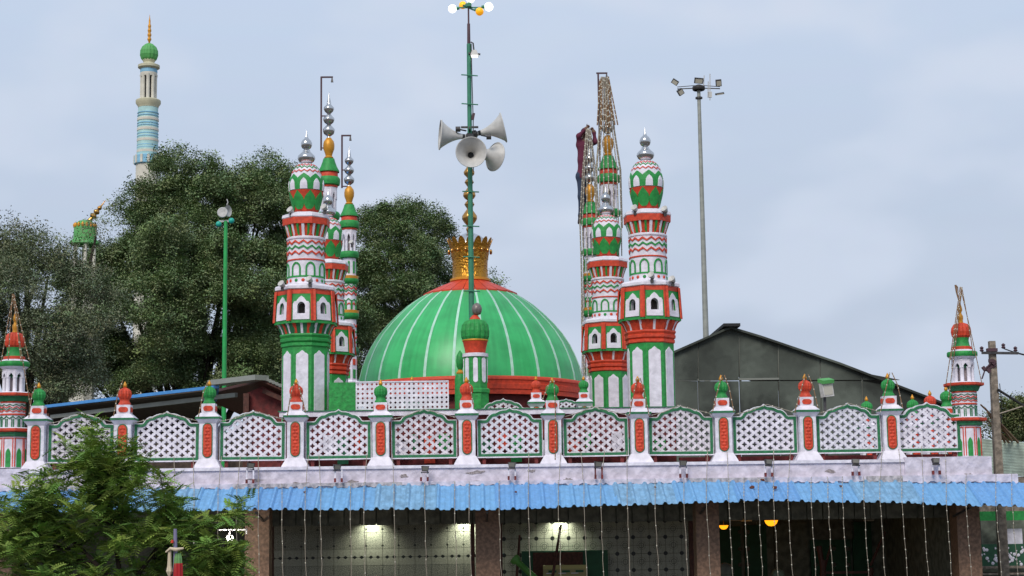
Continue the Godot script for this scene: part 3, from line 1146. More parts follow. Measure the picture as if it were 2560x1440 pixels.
func parapet_post(col: StandardMaterial3D, word: String) -> Node3D:
	var pos := at(1168, 1165, 1166, 26.45)
	var o := thing("parapet_post", "white parapet post with ribbed %s dome" % word, "post", pos, "%s domed posts along the front parapet" % word)
	sq(o, "base", M.white, [[33, 1166], [33, 1161], [22, 1141]])
	sq(o, "shaft", M.white, [[20.5, 1141], [20.5, 1052]])
	var mb := MB.new()
	var xf := Transform3D(Basis(), Vector3(0, 0, 20.5 * T0))
	mb.extr(capsule_poly(12.5 * T0, H(1138), H(1051)), -0.004, 0.008, xf)
	var pl := part(o, "plaque_border", mb, M.band)
	mb = MB.new()
	mb.extr(capsule_poly(10.2 * T0, H(1135.5), H(1053.5)), 0.0, 0.016, xf)
	part(pl, "plaque", mb, M.red)
	mb = MB.new()
	for k in 9:
		var yy := lerpf(H(1128), H(1062), k / 8.0)
		for sx in [-1, 1]:
			mb.lathe([Vector2(0.026, 0.0), Vector2(0.018, 0.008), Vector2(0.001, 0.012)], 7, 0, false, xf * Vector3(sx * 0.026 * (1 if k % 2 == 0 else 0.4), yy, 0.015), Basis(Vector3.RIGHT, PI / 2))
	part(pl, "relief", mb, M.red)
	sq(o, "capital", M.white, [[21, 1052], [29, 1041.5]])
	sq(o, "capital_rim", M.band, [[30, 1041.5], [30, 1036]])
	sq(o, "capital_slope", M.white, [[29.5, 1036], [28.5, 1035], [19, 1026]])
	sq(o, "block", M.white, [[16.5, 1026], [17, 1003]])
	for k in 4:
		mb = MB.new()
		var xb := Transform3D(Basis(Vector3.UP, k * PI / 2), Vector3.ZERO) * Transform3D(Basis(), Vector3(0, 0, 16.8 * T0))
		var cp := capsule_poly(6.5 * T0, -12.0 * T0, 12.0 * T0)
		for i in cp.size():
			cp[i] = Vector2(cp[i].y, cp[i].x + H(1015))
		mb.extr(cp, -0.006, 0.009, xb)
		part(o, "block_plaque", mb, M.red)
	lat(o, "dome_neck", col, [[15.5, 1003], [15.5, 999], [12.5, 995], [11.5, 990], [13, 987.5]], 20)
	ribbed(o, "onion_dome", col, [[12.5, 988], [16.5, 982], [17.5, 975], [16, 968], [11, 963], [5, 960], [3, 958]])
	lat(o, "finial", M.gold, [[3, 959], [5, 957], [5.4, 953], [3.5, 949.5], [1.8, 946], [0.2, 943.5]], 12)
	return o
func post_place(u: float, v: float) -> Vector3:
	var p := P(u, v, 26.45)
	return Vector3(p.x, P(1168, 1166, 26.45).y, -26.45)
func make_parapet():
	make_panel_meshes()
	var green := parapet_post(M.green, "green")
	var red := parapet_post(M.red, "red")
	var us := [94, 310, 522, 740, 953, 1168, 1382, 1597, 1808, 2017, 2227]
	var where := ["beside the corner turret and young tree", "rising just behind the young tree's top", "in front of the blue roofed shed", "in front of the green necked minaret", "in front of the pierced white screen", "in front of the pumpkin domed turret", "in front of the dome's red drum", "in front of the red necked minaret", "in front of the net hall's peak", "next to the green hooded floodlight", "before the posts of the side parapet"]
	for i in us.size():
		var pos := post_place(us[i], 1100)
		var lb: String = "white parapet post with ribbed %s dome, %s" % ["green" if i % 2 == 0 else "red", where[i]]
		if i < 2:
			(green if i == 0 else red).set_meta("label", lb)
		if i == 0:
			green.position = pos
		elif i == 1:
			red.position = pos
		else:
			var pc := copy(green if i % 2 == 0 else red, pos, lb)
			pc.rotation = Vector3(0, rng.randf_range(-0.035, 0.035), rng.randf_range(-0.007, 0.007))
			pc.scale = Vector3(1, rng.randf_range(0.99, 1.012), 1)
	var py := P(1060, 1146.5, 26.5).y
	for i in us.size():
		var pa := post_place(us[i], 1100)
		var pb := post_place(us[i + 1], 1100) if i + 1 < us.size() else P(2414, 1100, 26.5)
		var pos := Vector3((pa.x + pb.x) / 2, py, -26.5)
		var last := i == us.size() - 1
		lattice_panel(pos, "white lattice panel with green cusped border, " + WHERE_PANEL[i], "lattice panels along the front parapet")
		# small feet carrying the panel above the ledge
		var pn: Node3D = get_child(get_child_count() - 1)
		for sx in [-1, 1]:
			var mb := MB.new()
			mb.box(Vector3(sx * 0.40, -0.06, 0), Vector3(0.05, 0.125, 0.06))
			part(pn, "foot", mb, M.maroon)
	# corner turrets
	turret(2411, 0.0, "slender painted corner turret with red ribbed dome, next to the concrete utility pole")
	turret(33, 0.0, "slender painted corner turret with red ribbed dome, in front of the grey green tree")
func turret(u: float, _dv: float, label: String):
	at(2411, 1000, 1143, 26.6)
	var bx := P(u, 1000, 26.6)
	var o := thing("corner_turret", label, "turret", Vector3(bx.x, Y0, -26.6), "corner turrets of the front parapet")
	if u < 1000:
		o.position.y = P(33, 1171, 26.6).y
	octo(o, "body", M.white, [[33, 1143], [33, 1066]])
	# red mouldings and green niches on each face
	for k in 8:
		var b := Basis(Vector3.UP, k * PI / 4)
		var xf := Transform3D(b, Vector3.ZERO) * Transform3D(Basis(), Vector3(0, 0, 33 * T0))
		var fw := 33 * T0 * tan(PI / 8)
		var mb := MB.new()
		for sx in [-1, 1]:
			mb.box(xf * Vector3(sx * fw * 0.80, (H(1140) + H(1070)) / 2, 0.004), Vector3(2.2 * T0, H(1070) - H(1140), 0.012), b)
		mb.box(xf * Vector3(0, H(1070), 0.004), Vector3(fw * 1.9, 2.2 * T0, 0.013), b)
		part(o, "red_moulding", mb, M.red)
		mb = MB.new()
		var pp := PackedVector2Array([Vector2(-6, 0), Vector2(6, 0), Vector2(6, 34), Vector2(4, 41), Vector2(0, 46), Vector2(-4, 41), Vector2(-6, 34)])
		for i in pp.size():
			pp[i] = Vector2(pp[i].x * T0, H(1141) + pp[i].y * T0)
		mb.extr(pp, 0, 0.01, xf)
		part(o, "niche", mb, M.green)
	octo(o, "lower_band", M.band, [[34, 1066], [38, 1064], [38, 1055]])
	octo(o, "lower_slab", M.red, [[46, 1054], [48, 1052], [48, 1046]])
	octo(o, "lower_slab_top", M.white, [[46, 1046], [40, 1043.5], [29, 1043]])
	lat(o, "arcade_drum", M.white, [[29, 1043], [28.5, 1012]])
	var mb2 := MB.new()
	for k in 12:
		var rf := func(_y): return 28.6 * T0
		for rows in [[[H(1043), 1.2 * T0], [H(1022), 1.2 * T0]]]:
			for sx in [-1, 1]:
				mb2.patch(TAU * k / 12 + sx * 0.19, rows, rf, 0.01, 1)
	mb2.zig(28.8 * T0, H(1019), 2.5 * T0, 12, 1.3 * T0, 0.012, PI / 12)
	part(o, "arcade_lines", mb2, M.band)
	lat(o, "zigzag_drum", M.white, [[29.5, 1012], [29.5, 980]])
	mb2 = MB.new()
	mb2.zig(29.6 * T0, H(1003), 2 * T0, 12, 1.1 * T0, 0.012)
	mb2.zig(29.6 * T0, H(994), 2 * T0, 12, 1.1 * T0, 0.012)
	part(o, "red_zigzag", mb2, M.red)
	mb2 = MB.new()
	mb2.zig(29.6 * T0, H(998.5), 2 * T0, 12, 0.9 * T0, 0.012)
	mb2.zig(29.6 * T0, H(988), 2 * T0, 12, 0.9 * T0, 0.012)
	part(o, "green_zigzag", mb2, M.band)
	lat(o, "ring", M.red, [[29.5, 1013], [31, 1012.5], [31, 1009.5], [29.5, 1009]])
	lat(o, "ring", M.red, [[29.5, 983], [31, 982.5], [31, 979.5], [29.5, 979]])
	octo(o, "gallery_corbel", M.band, [[32, 979], [38, 966]])
	octo(o, "gallery_slab", M.red, [[44, 966], [46, 964], [46, 958.5]])
	octo(o, "gallery_floor", M.white, [[45, 958.5], [38, 956], [20, 955.5]])
	# open kiosk with eight columns
	for k in 8:
		var a := TAU * k / 8 + PI / 8
		mb2 = MB.new()
		mb2.lathe([Vector2(6.5 * T0, H(956)), Vector2(5 * T0, H(953)), Vector2(5 * T0, H(922)), Vector2(6 * T0, H(918))], 10, 0, false, Vector3(sin(a), 0, cos(a)) * 22 * T0)
		part(o, "column", mb2, M.white)
	lat(o, "kiosk_core", M.inside, [[11, 956], [11, 915]], 12)
	mb2 = MB.new()
	for k in 8:
		var xf := Transform3D(Basis(Vector3.UP, k * PI / 4), Vector3.ZERO) * Transform3D(Basis(), Vector3(0, 0, 23.5 * T0))
		var hw := 24.5 * T0 * tan(PI / 8)
		var ou := PackedVector2Array()
		var inn := PackedVector2Array()
		for q in [[-1, 0], [-1, 8], [-1, 15], [0, 15], [1, 15], [1, 8], [1, 0]]:
			ou.append(Vector2(q[0] * hw, H(921) + q[1] * T0))
		for q in [[-0.62, 0], [-0.55, 5], [-0.3, 9], [0, 12], [0.3, 9], [0.55, 5], [0.62, 0]]:
			inn.append(Vector2(q[0] * hw, H(921) + q[1] * T0))
		mb2.ring(ou, inn, -0.02, 0.02, xf)
	part(o, "arches", mb2, M.white)
	lat(o, "kiosk_green", M.band, [[17, 921], [17, 904]], 16)
	octo(o, "kiosk_lintel", M.white, [[25, 906], [26, 900]])
	lat(o, "upper_ring_under", M.white, [[26, 900], [35, 893]])
	lat(o, "upper_ring", M.green, [[35, 893], [37.5, 890], [37.5, 882], [36, 880]])
	lat(o, "upper_ring_top", M.white, [[36, 880], [30, 876], [26, 875]])
	lat(o, "red_ring", M.red, [[26, 875], [26.5, 873], [26, 868], [22, 867]])
	lat(o, "dome_neck", M.green, [[22, 868], [19, 862], [17.5, 852], [19, 845]])
	ribbed(o, "onion_dome", M.red, [[18, 846], [23.5, 840], [25.5, 830], [24, 820], [18, 811], [9, 807.5], [4, 807]], 14, 0.09)
	lat(o, "finial", M.gold, [[7, 808], [6, 802], [7, 797], [7, 790], [4, 785], [3.4, 781], [6, 776], [5.5, 770], [3, 761], [1, 752], [0.2, 748]], 14)
	# frayed tie-off of the light strings above the tip
	var mb3 := MB.new()
	mb3.tube([Vector3(-1 * T0, H(752), 0), Vector3(-6 * T0, H(730), 0), Vector3(-8 * T0, H(712), 0)], [2 * T0, 2.4 * T0, 2.8 * T0], 6)
	mb3.tube([Vector3(-7 * T0, H(713), 0), Vector3(-3 * T0, H(718), 0), Vector3(-2 * T0, H(732), 0)], [1.6 * T0, 1.6 * T0, 0.8 * T0], 5)
	part(o, "tied_rope", mb3, M.rope)

# ------------------------------------------------------------------ the shrine roof, its inner parapet and the dome
func make_shrine():
	var o := thing("shrine_building", "low maroon and white shrine block carrying the green dome and minarets", "building", Vector3.ZERO)
	var y2 := P(1170, 1100, 27.4).y
	var x0 := P(708, 1090, 27.2).x
	var x1 := P(1690, 1090, 27.2).x
	var mb := MB.new()
	var yw := P(1218, 1258, 27.3).y + 0.22
	mb.box(Vector3((x0 + x1) / 2, (y2 + yw) / 2, -33.2), Vector3(x1 - x0, y2 - yw, 12.0))
	part(o, "wall", mb, M.maroon)
	var yt := P(1170, 1022, 27.15).y
	mb = MB.new()
	mb.box(Vector3((x0 + x1) / 2, (y2 + yt - 0.1) / 2, -27.22), Vector3(x1 - x0, yt - 0.1 - y2, 0.14))
	part(o, "upstand", mb, M.maroon)
	mb = MB.new()
	mb.box(Vector3((x0 + x1) / 2, yt - 0.06, -27.2), Vector3(x1 - x0 + 0.1, 0.08, 0.24))
	part(o, "coping", mb, M.white)
	mb = MB.new()
	mb.box(Vector3((x0 + x1) / 2, yt - 0.012, -27.2), Vector3(x1 - x0 + 0.14, 0.016, 0.28))
	part(o, "coping_line", mb, M.band)
	# painted panels that show through the lattice
	var nn := 26
	for k in nn:
		var xx := lerpf(x0 + 0.15, x1 - 0.15, (k + 0.5) / nn)
		mb = MB.new()
		var ww := (x1 - x0) / nn
		var tall := 0.42 if k % 3 == 0 else 0.26
		mb.box(Vector3(xx, y2 + 0.06 - 0.2 + (0.1 if k % 2 == 0 else -0.02), -27.13), Vector3(ww * (0.72 if k % 4 else 0.35), tall, 0.03))
		part(o, "wall_panel", mb, [M.green, M.white, M.red, M.maroon, M.band][(k * 3) % 5])
	# green pedestal and pierced white screen
	mb = MB.new()
	fbox(mb, 822, 889, 956, 1040, 27.36, 27.9, 855)
	part(o, "green_pedestal", mb, M.green)
	var sc := thing("pierced_screen", "flat white screen pierced with rows of small square holes, before the dome", "screen", P(1006, 1022, 27.32))
	var cw := 11.6
	var nx := 20
	var ny := 6
	var t := T(1006, 990, 27.34)
	var vals := PackedFloat32Array()
	var res := 4
	var gx := nx * res
	var gy := ny * res
	vals.resize((gx + 1) * (gy + 1))
	for j in gy + 1:
		for i in gx + 1:
			var q := Vector2(fposmod(float(i) / res, 1.0) - 0.5, fposmod(float(j) / res, 1.0) - 0.5)
			vals[j * (gx + 1) + i] = (absf(q.x) + absf(q.y)) - 0.30
	var ms := msq(vals, gx, gy, Vector2(-nx / 2.0 * cw * t, 0.0), cw * t / res, -0.03, 0.03)
	part(sc, "screen_slab", ms, M.white)
	mb = MB.new()
	mb.box(Vector3(0, ny * cw * t, 0), Vector3(nx * cw * t, 0.02, 0.08))
	part(sc, "screen_coping", mb, M.white)
	sc.position.y = P(1006, 1024, 27.32).y
	# inner parapet, a smaller copy of the front one
	var gp: Node3D = get_node("parapet_post")
	var rp: Node3D = get_node("parapet_post_001")
	for q in [[1030, 0], [1340, 0], [1459, 1]]:
		var pp := P(q[0], 970, 27.45)
		pp.y = y2
		var c := copy(rp if q[1] == 0 else gp, pp, ["small red domed white post of the inner parapet, before the red drum of the dome", "small green domed white post of the inner parapet, beside the right minarets"][q[1]], "posts of the inner parapet" if q[1] == 0 else "")
		if q[1] == 1:
			c.remove_meta("group")
		var top := P(q[0], 940 if q[0] > 1100 else 941, 27.45).y
		c.scale = Vector3.ONE * 0.78 * Vector3(1, (top - y2) / (1.365 * 0.78), 1)
	for q in [[1258, 995, 0.86], [1415, 996, 0.62]]:
		var pp2 := P(q[0], q[1], 27.46)
		pp2.y -= 126 * T(1258, 1000, 27.46) * q[2] * 26.5 / 27.46
		var lp := lattice_panel(pp2, "small white lattice panel of the inner parapet under the dome", "lattice panels of the inner parapet", q[2])
		for sx in [-0.4, 0.4]:
			mb = MB.new()
			var hh: float = (pp2.y - y2) / q[2]
			mb.box(Vector3(sx, -hh / 2, 0), Vector3(0.08, hh, 0.08))
			part(lp, "foot", mb, M.white)
	# ---- the dome
	var dd := 30.6
	var pos := at(1178, 950, 1100, dd)
	pos.y = y2
	Y0 = y2
	o = thing("dome", "large green dome with pale mint ribs and a golden crown on a red drum", "dome", pos)
	var red_pr := [[284, 1007], [284, 996], [286, 995], [286.5, 983], [284.5, 982], [285.5, 974], [287.5, 973], [287.5, 967], [285, 965], [281, 964]]
	lat(o, "drum", M.red, red_pr, 64)
	lat(o, "drum_base", M.maroon, [[262, 1100], [262, 1007], [284, 1006.5]], 64)
	var dp := [[281, 964], [279, 948], [272, 920], [262, 894], [250, 869], [232, 841], [210, 815], [186, 791], [160, 768], [134, 750], [112, 737]]
	var sp := prof(dp)
	mb = MB.new()
	mb.lathe(sp, 100)
	mb.use_uv = true
	for i in mb.uv.size():
		mb.uv[i] = Vector2(mb.uv[i].x, (mb.uv[i].y - sp[0].y) / (sp[-1].y - sp[0].y))
	part(o, "shell", mb, M.dome)
	var rf := func(y: float) -> float:
		for i in sp.size() - 1:
			if y <= sp[i + 1].y:
				return lerpf(sp[i].x, sp[i + 1].x, clampf((y - sp[i].y) / (sp[i + 1].y - sp[i].y), 0, 1))
		return sp[-1].x
	for k in 25:
		mb = MB.new()
		var rows := []
		for i in sp.size():
			rows.append([sp[i].y, lerpf(3.6, 2.4, i / 10.0) * T0])
		mb.patch(TAU * (k + 0.42) / 25, rows, rf, 0.008, 2)
		part(o, "rib", mb, M.mint)
	# orange cap in segments
	for k in 25:
		mb = MB.new()
		var a0 := TAU * (k + 0.42) / 25 + 0.006
		var a1 := TAU * (k + 1.42) / 25 - 0.006
		var e0 := Vector3(sin(a0), 0, cos(a0))
		var e1 := Vector3(sin(a1), 0, cos(a1))
		var rows2 := prof([[119, 742], [119, 737], [80, 719], [46, 705]])
		for i in rows2.size() - 1:
			mb.quad(e0 * rows2[i].x + Vector3(0, rows2[i].y, 0), e1 * rows2[i].x + Vector3(0, rows2[i].y, 0), e1 * rows2[i + 1].x + Vector3(0, rows2[i + 1].y, 0), e0 * rows2[i + 1].x + Vector3(0, rows2[i + 1].y, 0), e0 + e1 + Vector3(0, 0.6, 0))
		part(o, "cap_segment", mb, M.cap)
	lat(o, "cap_core", M.maroon, [[110, 741], [110, 738.5], [78, 721], [44, 707]], 40)
	lat(o, "crown_band", M.leafgold, [[48, 707], [48, 700], [45, 697], [44, 670], [45, 645]], 40)
	lat(o, "crown_base_ring", M.gold, [[48, 706], [51, 704], [51, 699], [46, 697]], 40)
	for k in 16:
		mb = MB.new()
		var rw := []
		for q in [[45, 650, 8.0], [46.5, 636, 9.0], [49, 622, 9.8], [53, 611, 9.3], [56, 603, 6.5], [58, 598, 2.0]]:
			rw.append([H(q[1]), q[2] * T0, q[0] * T0])
		var rff := func(y: float) -> float:
			for q in rw:
				if absf(q[0] - y) < 1e-5:
					return q[2]
			return 0.3
		mb.patch(TAU * k / 16, rw, rff, 0.006, 4)
		part(o, "crown_petal", mb, M.leafgold)
	for k in 16:
		mb = MB.new()
		var aa := TAU * (k + 0.5) / 16
		var r0 := 54 * T0
		mb.lathe([Vector2(0.001, -0.05), Vector2(0.022, -0.035), Vector2(0.026, -0.01), Vector2(0.012, 0.02), Vector2(0.001, 0.03)], 8, 0, false, Vector3(sin(aa) * r0, H(629), cos(aa) * r0))
		part(o, "crown_bead", mb, M.ball)
	lat(o, "crown_cap", M.silver, [[44, 612], [40, 600], [30, 592], [14, 584], [6, 580]], 32)
	var fin := [[6, 582], [9, 575], [9, 571], [5, 566], [14, 556], [19, 548], [19, 540], [12, 530], [6, 522], [10, 516], [13, 511], [10, 506], [5, 501], [12, 496], [16, 490], [15, 483], [8, 474], [4, 468], [8, 462], [12, 456], [9, 450], [4, 446], [8, 441], [13, 436], [14, 430], [8, 421], [4, 414], [3, 395], [2, 372], [0.2, 350]]
	lat(o, "golden_finial", M.ball, fin, 24)

# ------------------------------------------------------------------ minarets
func arch_pts(hw: float, y0: float, ys: float, yt: float, cusp: bool) -> PackedVector2Array:
	# open outline from bottom left, over the arch, to bottom right (13 points)
	var q := []
	if cusp:
		q = [[-1, 0], [-1, 0.5], [-1, 1], [-0.86, 1.28], [-0.62, 1.32], [-0.34, 1.72], [0, 2]]
	else:
		q = [[-1, 0], [-1, 0.5], [-1, 1], [-0.92, 1.35], [-0.7, 1.68], [-0.4, 1.9], [0, 2]]
	var o := PackedVector2Array()
	for i in 13:
		var k := i if i <= 6 else 12 - i
		var x: float = q[k][0] * hw * (1.0 if i <= 6 else -1.0)
		var h: float = q[k][1]
		o.append(Vector2(x, lerpf(y0, ys, h) if h <= 1.0 else lerpf(ys, yt, h - 1.0)))
	return o
func rect_pts(hw: float, y0: float, yt: float) -> PackedVector2Array:
	var o := PackedVector2Array()
	for i in 13:
		if i <= 3:
			o.append(Vector2(-hw, lerpf(y0, yt, i / 3.0)))
		elif i <= 9:
			o.append(Vector2(lerpf(-hw, hw, (i - 3) / 6.0), yt))
		else:
			o.append(Vector2(hw, lerpf(yt, y0, (i - 9) / 3.0)))
	return o
func fat_minaret(u: float, vref: float, d: float, neck: Material, turn: float, label: String):
	var y2 := P(1170, 1100, 27.4).y
	at(1622, 722, 1100, 28.0)
	Y0 = y2
	var p := P(u, vref, d)
	var o := thing("painted_minaret", label, "minaret", Vector3(p.x, y2, -d), "stout onion topped minarets around the dome")
	o.rotation.y = turn
	# octagonal shaft with tall white panels
	octo(o, "shaft", M.green, [[55, 1100], [55, 858]])
	for k in 8:
		var b := Basis(Vector3.UP, k * PI / 4)
		var xf := Transform3D(b, Vector3.ZERO) * Transform3D(Basis(), Vector3(0, 0, 55 * T0))
		var mb := MB.new()
		var pp := PackedVector2Array()
		for q in [[-15, -60], [15, -60], [15, 148], [11.5, 152], [8, 153], [5, 156], [0, 160], [-5, 156], [-8, 153], [-11.5, 152], [-15, 148]]:
			pp.append(Vector2(q[0] * T0, H(1032) + q[1] * T0))
		mb.extr(pp, -0.002, 0.012, xf)
		part(o, "shaft_panel", mb, M.white)
	octo(o, "neck_moulding", neck, [[55, 862], [58, 860], [58, 853], [56, 852], [60, 848], [60, 842], [58, 840], [61, 834], [60, 830]])
	octo(o, "corbel_core", M.red if neck == M.red else M.band, [[56, 834], [58, 830], [67.5, 806]])
	for k in 24:
		var a := TAU * k / 24
		var mb := MB.new()
		var bb := Basis(Vector3.UP, a)
		var pr := [[58.0, 833.0], [60.0, 826.0], [63.0, 818.0], [67.5, 810.0], [72.6, 806.0]]
		for i in pr.size() - 1:
			var oct0 := cos(PI / 8) / cos(fposmod(a + PI / 8, PI / 4) - PI / 8) / cos(PI / 8)
			var A := bb * Vector3(0, H(pr[i][1]), pr[i][0] * T0 * oct0)
			var B := bb * Vector3(0, H(pr[i + 1][1]), pr[i + 1][0] * T0 * oct0)
			var w := (3.0 if k % 2 == 0 else 4.0) * T0
			var x := bb * Vector3(w, 0, 0)
			var n := bb * Vector3(0, -0.6, 1)
			var inn := bb * Vector3(0, 0.0, -9.0 * T0)
			mb.quad(A - x, A + x, B + x, B - x, n)
			mb.quad(A + x, B + x, B + x + inn, A + x + inn, x)
			mb.quad(A - x, B - x, B - x + inn, A - x + inn, -x)
		part(o, "bracket", mb, M.white if k % 2 == 0 else M.red)
	# gallery: orange corner posts, green faces with white cusped surrounds and dark openings
	octo(o, "gallery_base", M.green, [[67, 807], [74, 806], [74, 800], [67, 799]])
	octo(o, "gallery_core", M.inside, [[22, 860], [20, 700]])
	octo(o, "gallery_frieze", M.red, [[58, 734], [69.3, 734], [68.7, 722.5]])
	var slope := atan((73.6 - 69.0) / 68.0)
	for k in 8:
		var b := Basis(Vector3.UP, k * PI / 4)
		var base := b * Vector3(0, H(801), 73.2 * T0)
		var xf := Transform3D(b * Basis(Vector3.RIGHT, -slope), base)
		var hh := H(733) - H(801)
		var fw := 69.7 * T0 * tan(PI / 8)
		var mb := MB.new()
		var y0 := 3.0 * T0
		var inner := arch_pts(9.5 * T0, 18 * T0, 36 * T0, 47 * T0, false)
		mb.ring(rect_pts(fw, 0.0, hh), arch_pts(9.5 * T0, 18 * T0, 36 * T0, 47 * T0, false), -0.03, 0.0, xf)
		mb.extr(PackedVector2Array([Vector2(-fw, 0), Vector2(fw, 0), Vector2(9.5 * T0, 18 * T0), Vector2(-9.5 * T0, 18 * T0)]), -0.03, 0.0, xf)
		var g := part(o, "gallery_face", mb, M.green)
		mb = MB.new()
		mb.ring(arch_pts(20.5 * T0, y0, 42 * T0, 62 * T0, true), inner, 0.0, 0.014, xf)
		mb.extr(PackedVector2Array([Vector2(-20.5 * T0, y0), Vector2(20.5 * T0, y0), Vector2(9.5 * T0, 18 * T0), Vector2(-9.5 * T0, 18 * T0)]), 0.0, 0.014, xf)
		part(g, "arch_surround", mb, M.white)
		mb = MB.new()
		var ins := arch_pts(11.0 * T0, 16 * T0, 36 * T0, 49 * T0, false)
		mb.ring(ins, inner, -0.12, -0.028, xf)
		part(g, "reveal", mb, M.white)
		# corner post
		mb = MB.new()
		var bc := Basis(Vector3.UP, k * PI / 4 + PI / 8)
		var f := 1.0 / cos(PI / 8)
		var A := bc * Vector3(0, H(801), 72.6 * f * T0)
		var B := bc * Vector3(0, H(724), 68.6 * f * T0)
		var zz := bc * Vector3(0, 0, 1)
		for s in [-1, 1]:
			var side := Basis(Vector3.UP, k * PI / 4 + PI / 8 + s * PI / 8)
			var dirx := side * Vector3(-s, 0, 0)
			var nrm := side * Vector3(0, 0, 1)
			var off := nrm * 0.012
			mb.quad(A + off, A + off + dirx * 6.5 * T0, B + off + dirx * 6.5 * T0, B + off, nrm)
			mb.quad(A + off + dirx * 6.5 * T0, A - off + dirx * 6.5 * T0, B - off + dirx * 6.5 * T0, B + off + dirx * 6.5 * T0, dirx)
		part(o, "corner_post", mb, M.red)
	octo(o, "gallery_roof", M.white, [[69, 722.8], [72.5, 721], [72.5, 714], [70, 711], [50, 705.5], [44, 705]])
	# drum with zigzags and blind arches
	lat(o, "drum", M.white, [[46.5, 706], [46, 640], [46.5, 590]], 36)
	lat(o, "drum_ring", M.red, [[46, 648], [48, 647.5], [48, 644.5], [46, 644]], 36)
	lat(o, "drum_ring", M.green, [[46, 690], [47.8, 689.5], [47.8, 686], [46, 685.5]], 36)
	lat(o, "drum_ring", M.white, [[46, 596], [49, 594], [49, 590], [46, 588]], 36)
	for q in [[603, 0], [616, 1], [629.5, 0]]:
		var mb := MB.new()
		mb.zig(46.4 * T0, H(q[1] * 0 + q[0]), 3.4 * T0, 14, 2.1 * T0, 0.014)
		part(o, ["red_zigzag", "green_zigzag"][q[1]], mb, [M.red, M.green][q[1]])
	for k in 8:
		var mb := MB.new()
		var a0 := TAU * k / 8 + PI / 8
		var rr := 46.2 * T0 + 0.012
		var ap := arch_pts(13 * T0, H(686), H(668), H(652), false)
		var ip := arch_pts(8.8 * T0, H(686), H(668), H(656.5), false)
		for i in 12:
			var pt := func(q: Vector2, r: float) -> Vector3:
				var an: float = a0 + q.x / rr
				return Vector3(sin(an) * r, q.y, cos(an) * r)
			var nn := Vector3(sin(a0 + ap[i].x / rr), 0, cos(a0 + ap[i].x / rr))
			mb.quad(pt.call(ap[i], rr), pt.call(ap[i + 1], rr), pt.call(ip[i + 1], rr), pt.call(ip[i], rr), nn)
			mb.quad(pt.call(ap[i], rr), pt.call(ap[i + 1], rr), pt.call(ap[i + 1], rr - 0.02), pt.call(ap[i], rr - 0.02), Vector3(0, 1, 0) + nn * 0.1)
			mb.quad(pt.call(ip[i], rr), pt.call(ip[i + 1], rr), pt.call(ip[i + 1], rr - 0.02), pt.call(ip[i], rr - 0.02), Vector3(0, -1, 0) + nn * 0.1)
		part(o, "blind_arch", mb, M.green)
	for k in 16:
		var mb := MB.new()
		var a := TAU * k / 16
		mb.lathe([Vector2(4.6 * T0, 0), Vector2(3.4 * T0, 0.012), Vector2(0.001, 0.016)], 8, 0, false, Vector3(sin(a) * 46.2 * T0, H(697.5), cos(a) * 46.2 * T0), Basis(Vector3.UP, a) * Basis(Vector3.RIGHT, PI / 2))
		part(o, "boss", mb, M.red if (k / 3) % 2 == 0 else M.green)
	# upper corbel, slab
	octo(o, "upper_corbel_core", M.red, [[44, 588], [50, 559]])
	for k in 24:
		var a := TAU * k / 24
		var mb := MB.new()
		var bb := Basis(Vector3.UP, a)
		var oc := cos(PI / 8) / cos(fposmod(a + PI / 8, PI / 4) - PI / 8) / cos(PI / 8)
		var A := bb * Vector3(0, H(589), 45 * T0)
		var B := bb * Vector3(0, H(558), 54.5 * T0 * oc)
		var w := (2.6 if k % 3 != 0 else 3.4) * T0
		var x := bb * Vector3(w, 0, 0)
		var inn := bb * Vector3(0, 0, -7 * T0)
		mb.quad(A - x, A + x, B + x, B - x, bb * Vector3(0, -0.4, 1))
		mb.quad(A + x, B + x, B + x + inn, A + x + inn, x)
		mb.quad(A - x, B - x, B - x + inn, A - x + inn, -x)
		part(o, "upper_bracket", mb, M.white if k % 2 == 0 else M.green)
	octo(o, "upper_band", M.red, [[50, 559.5], [55.5, 559], [56, 543]])
	octo(o, "upper_slab", M.white, [[56, 543], [57.5, 541], [56, 534], [40, 528], [30, 527]])
	# cup with petals and dome
	var cup := [[27, 528], [28, 524], [31, 519], [35, 505], [39, 490], [41.5, 476], [42.5, 473]]
	lat(o, "cup", M.red, cup, 36)
	var cp := prof(cup)
	var rfc := func(y: float) -> float:
		for i in cp.size() - 1:
			if y <= cp[i + 1].y:
				return lerpf(cp[i].x, cp[i + 1].x, clampf((y - cp[i].y) / (cp[i + 1].y - cp[i].y), 0, 1))
		return cp[-1].x
	for k in 8:
		var mb := MB.new()
		var rows := []
		for q in [[520, 5.0], [515, 10.0], [508, 13.0], [500, 14.4], [492, 13.4], [485, 9.0], [479, 3.6], [474.5, 0.6]]:
			rows.append([H(q[0]), q[1] * T0])
		mb.patch(TAU * (k + 0.5) / 8, rows, rfc, 0.012, 4)
		part(o, "petal", mb, M.green)
	var dm := [[40, 473], [41, 466], [41.5, 456], [40.5, 444], [37.5, 430], [32, 417], [24, 408], [14, 403], [8, 402]]
	lat(o, "dome", M.white, dm, 40)
	var dp := prof(dm)
	var rfd := func(y: float) -> float:
		for i in dp.size() - 1:
			if y <= dp[i + 1].y:
				return lerpf(dp[i].x, dp[i + 1].x, clampf((y - dp[i].y) / (dp[i + 1].y - dp[i].y), 0, 1))
		return dp[-1].x
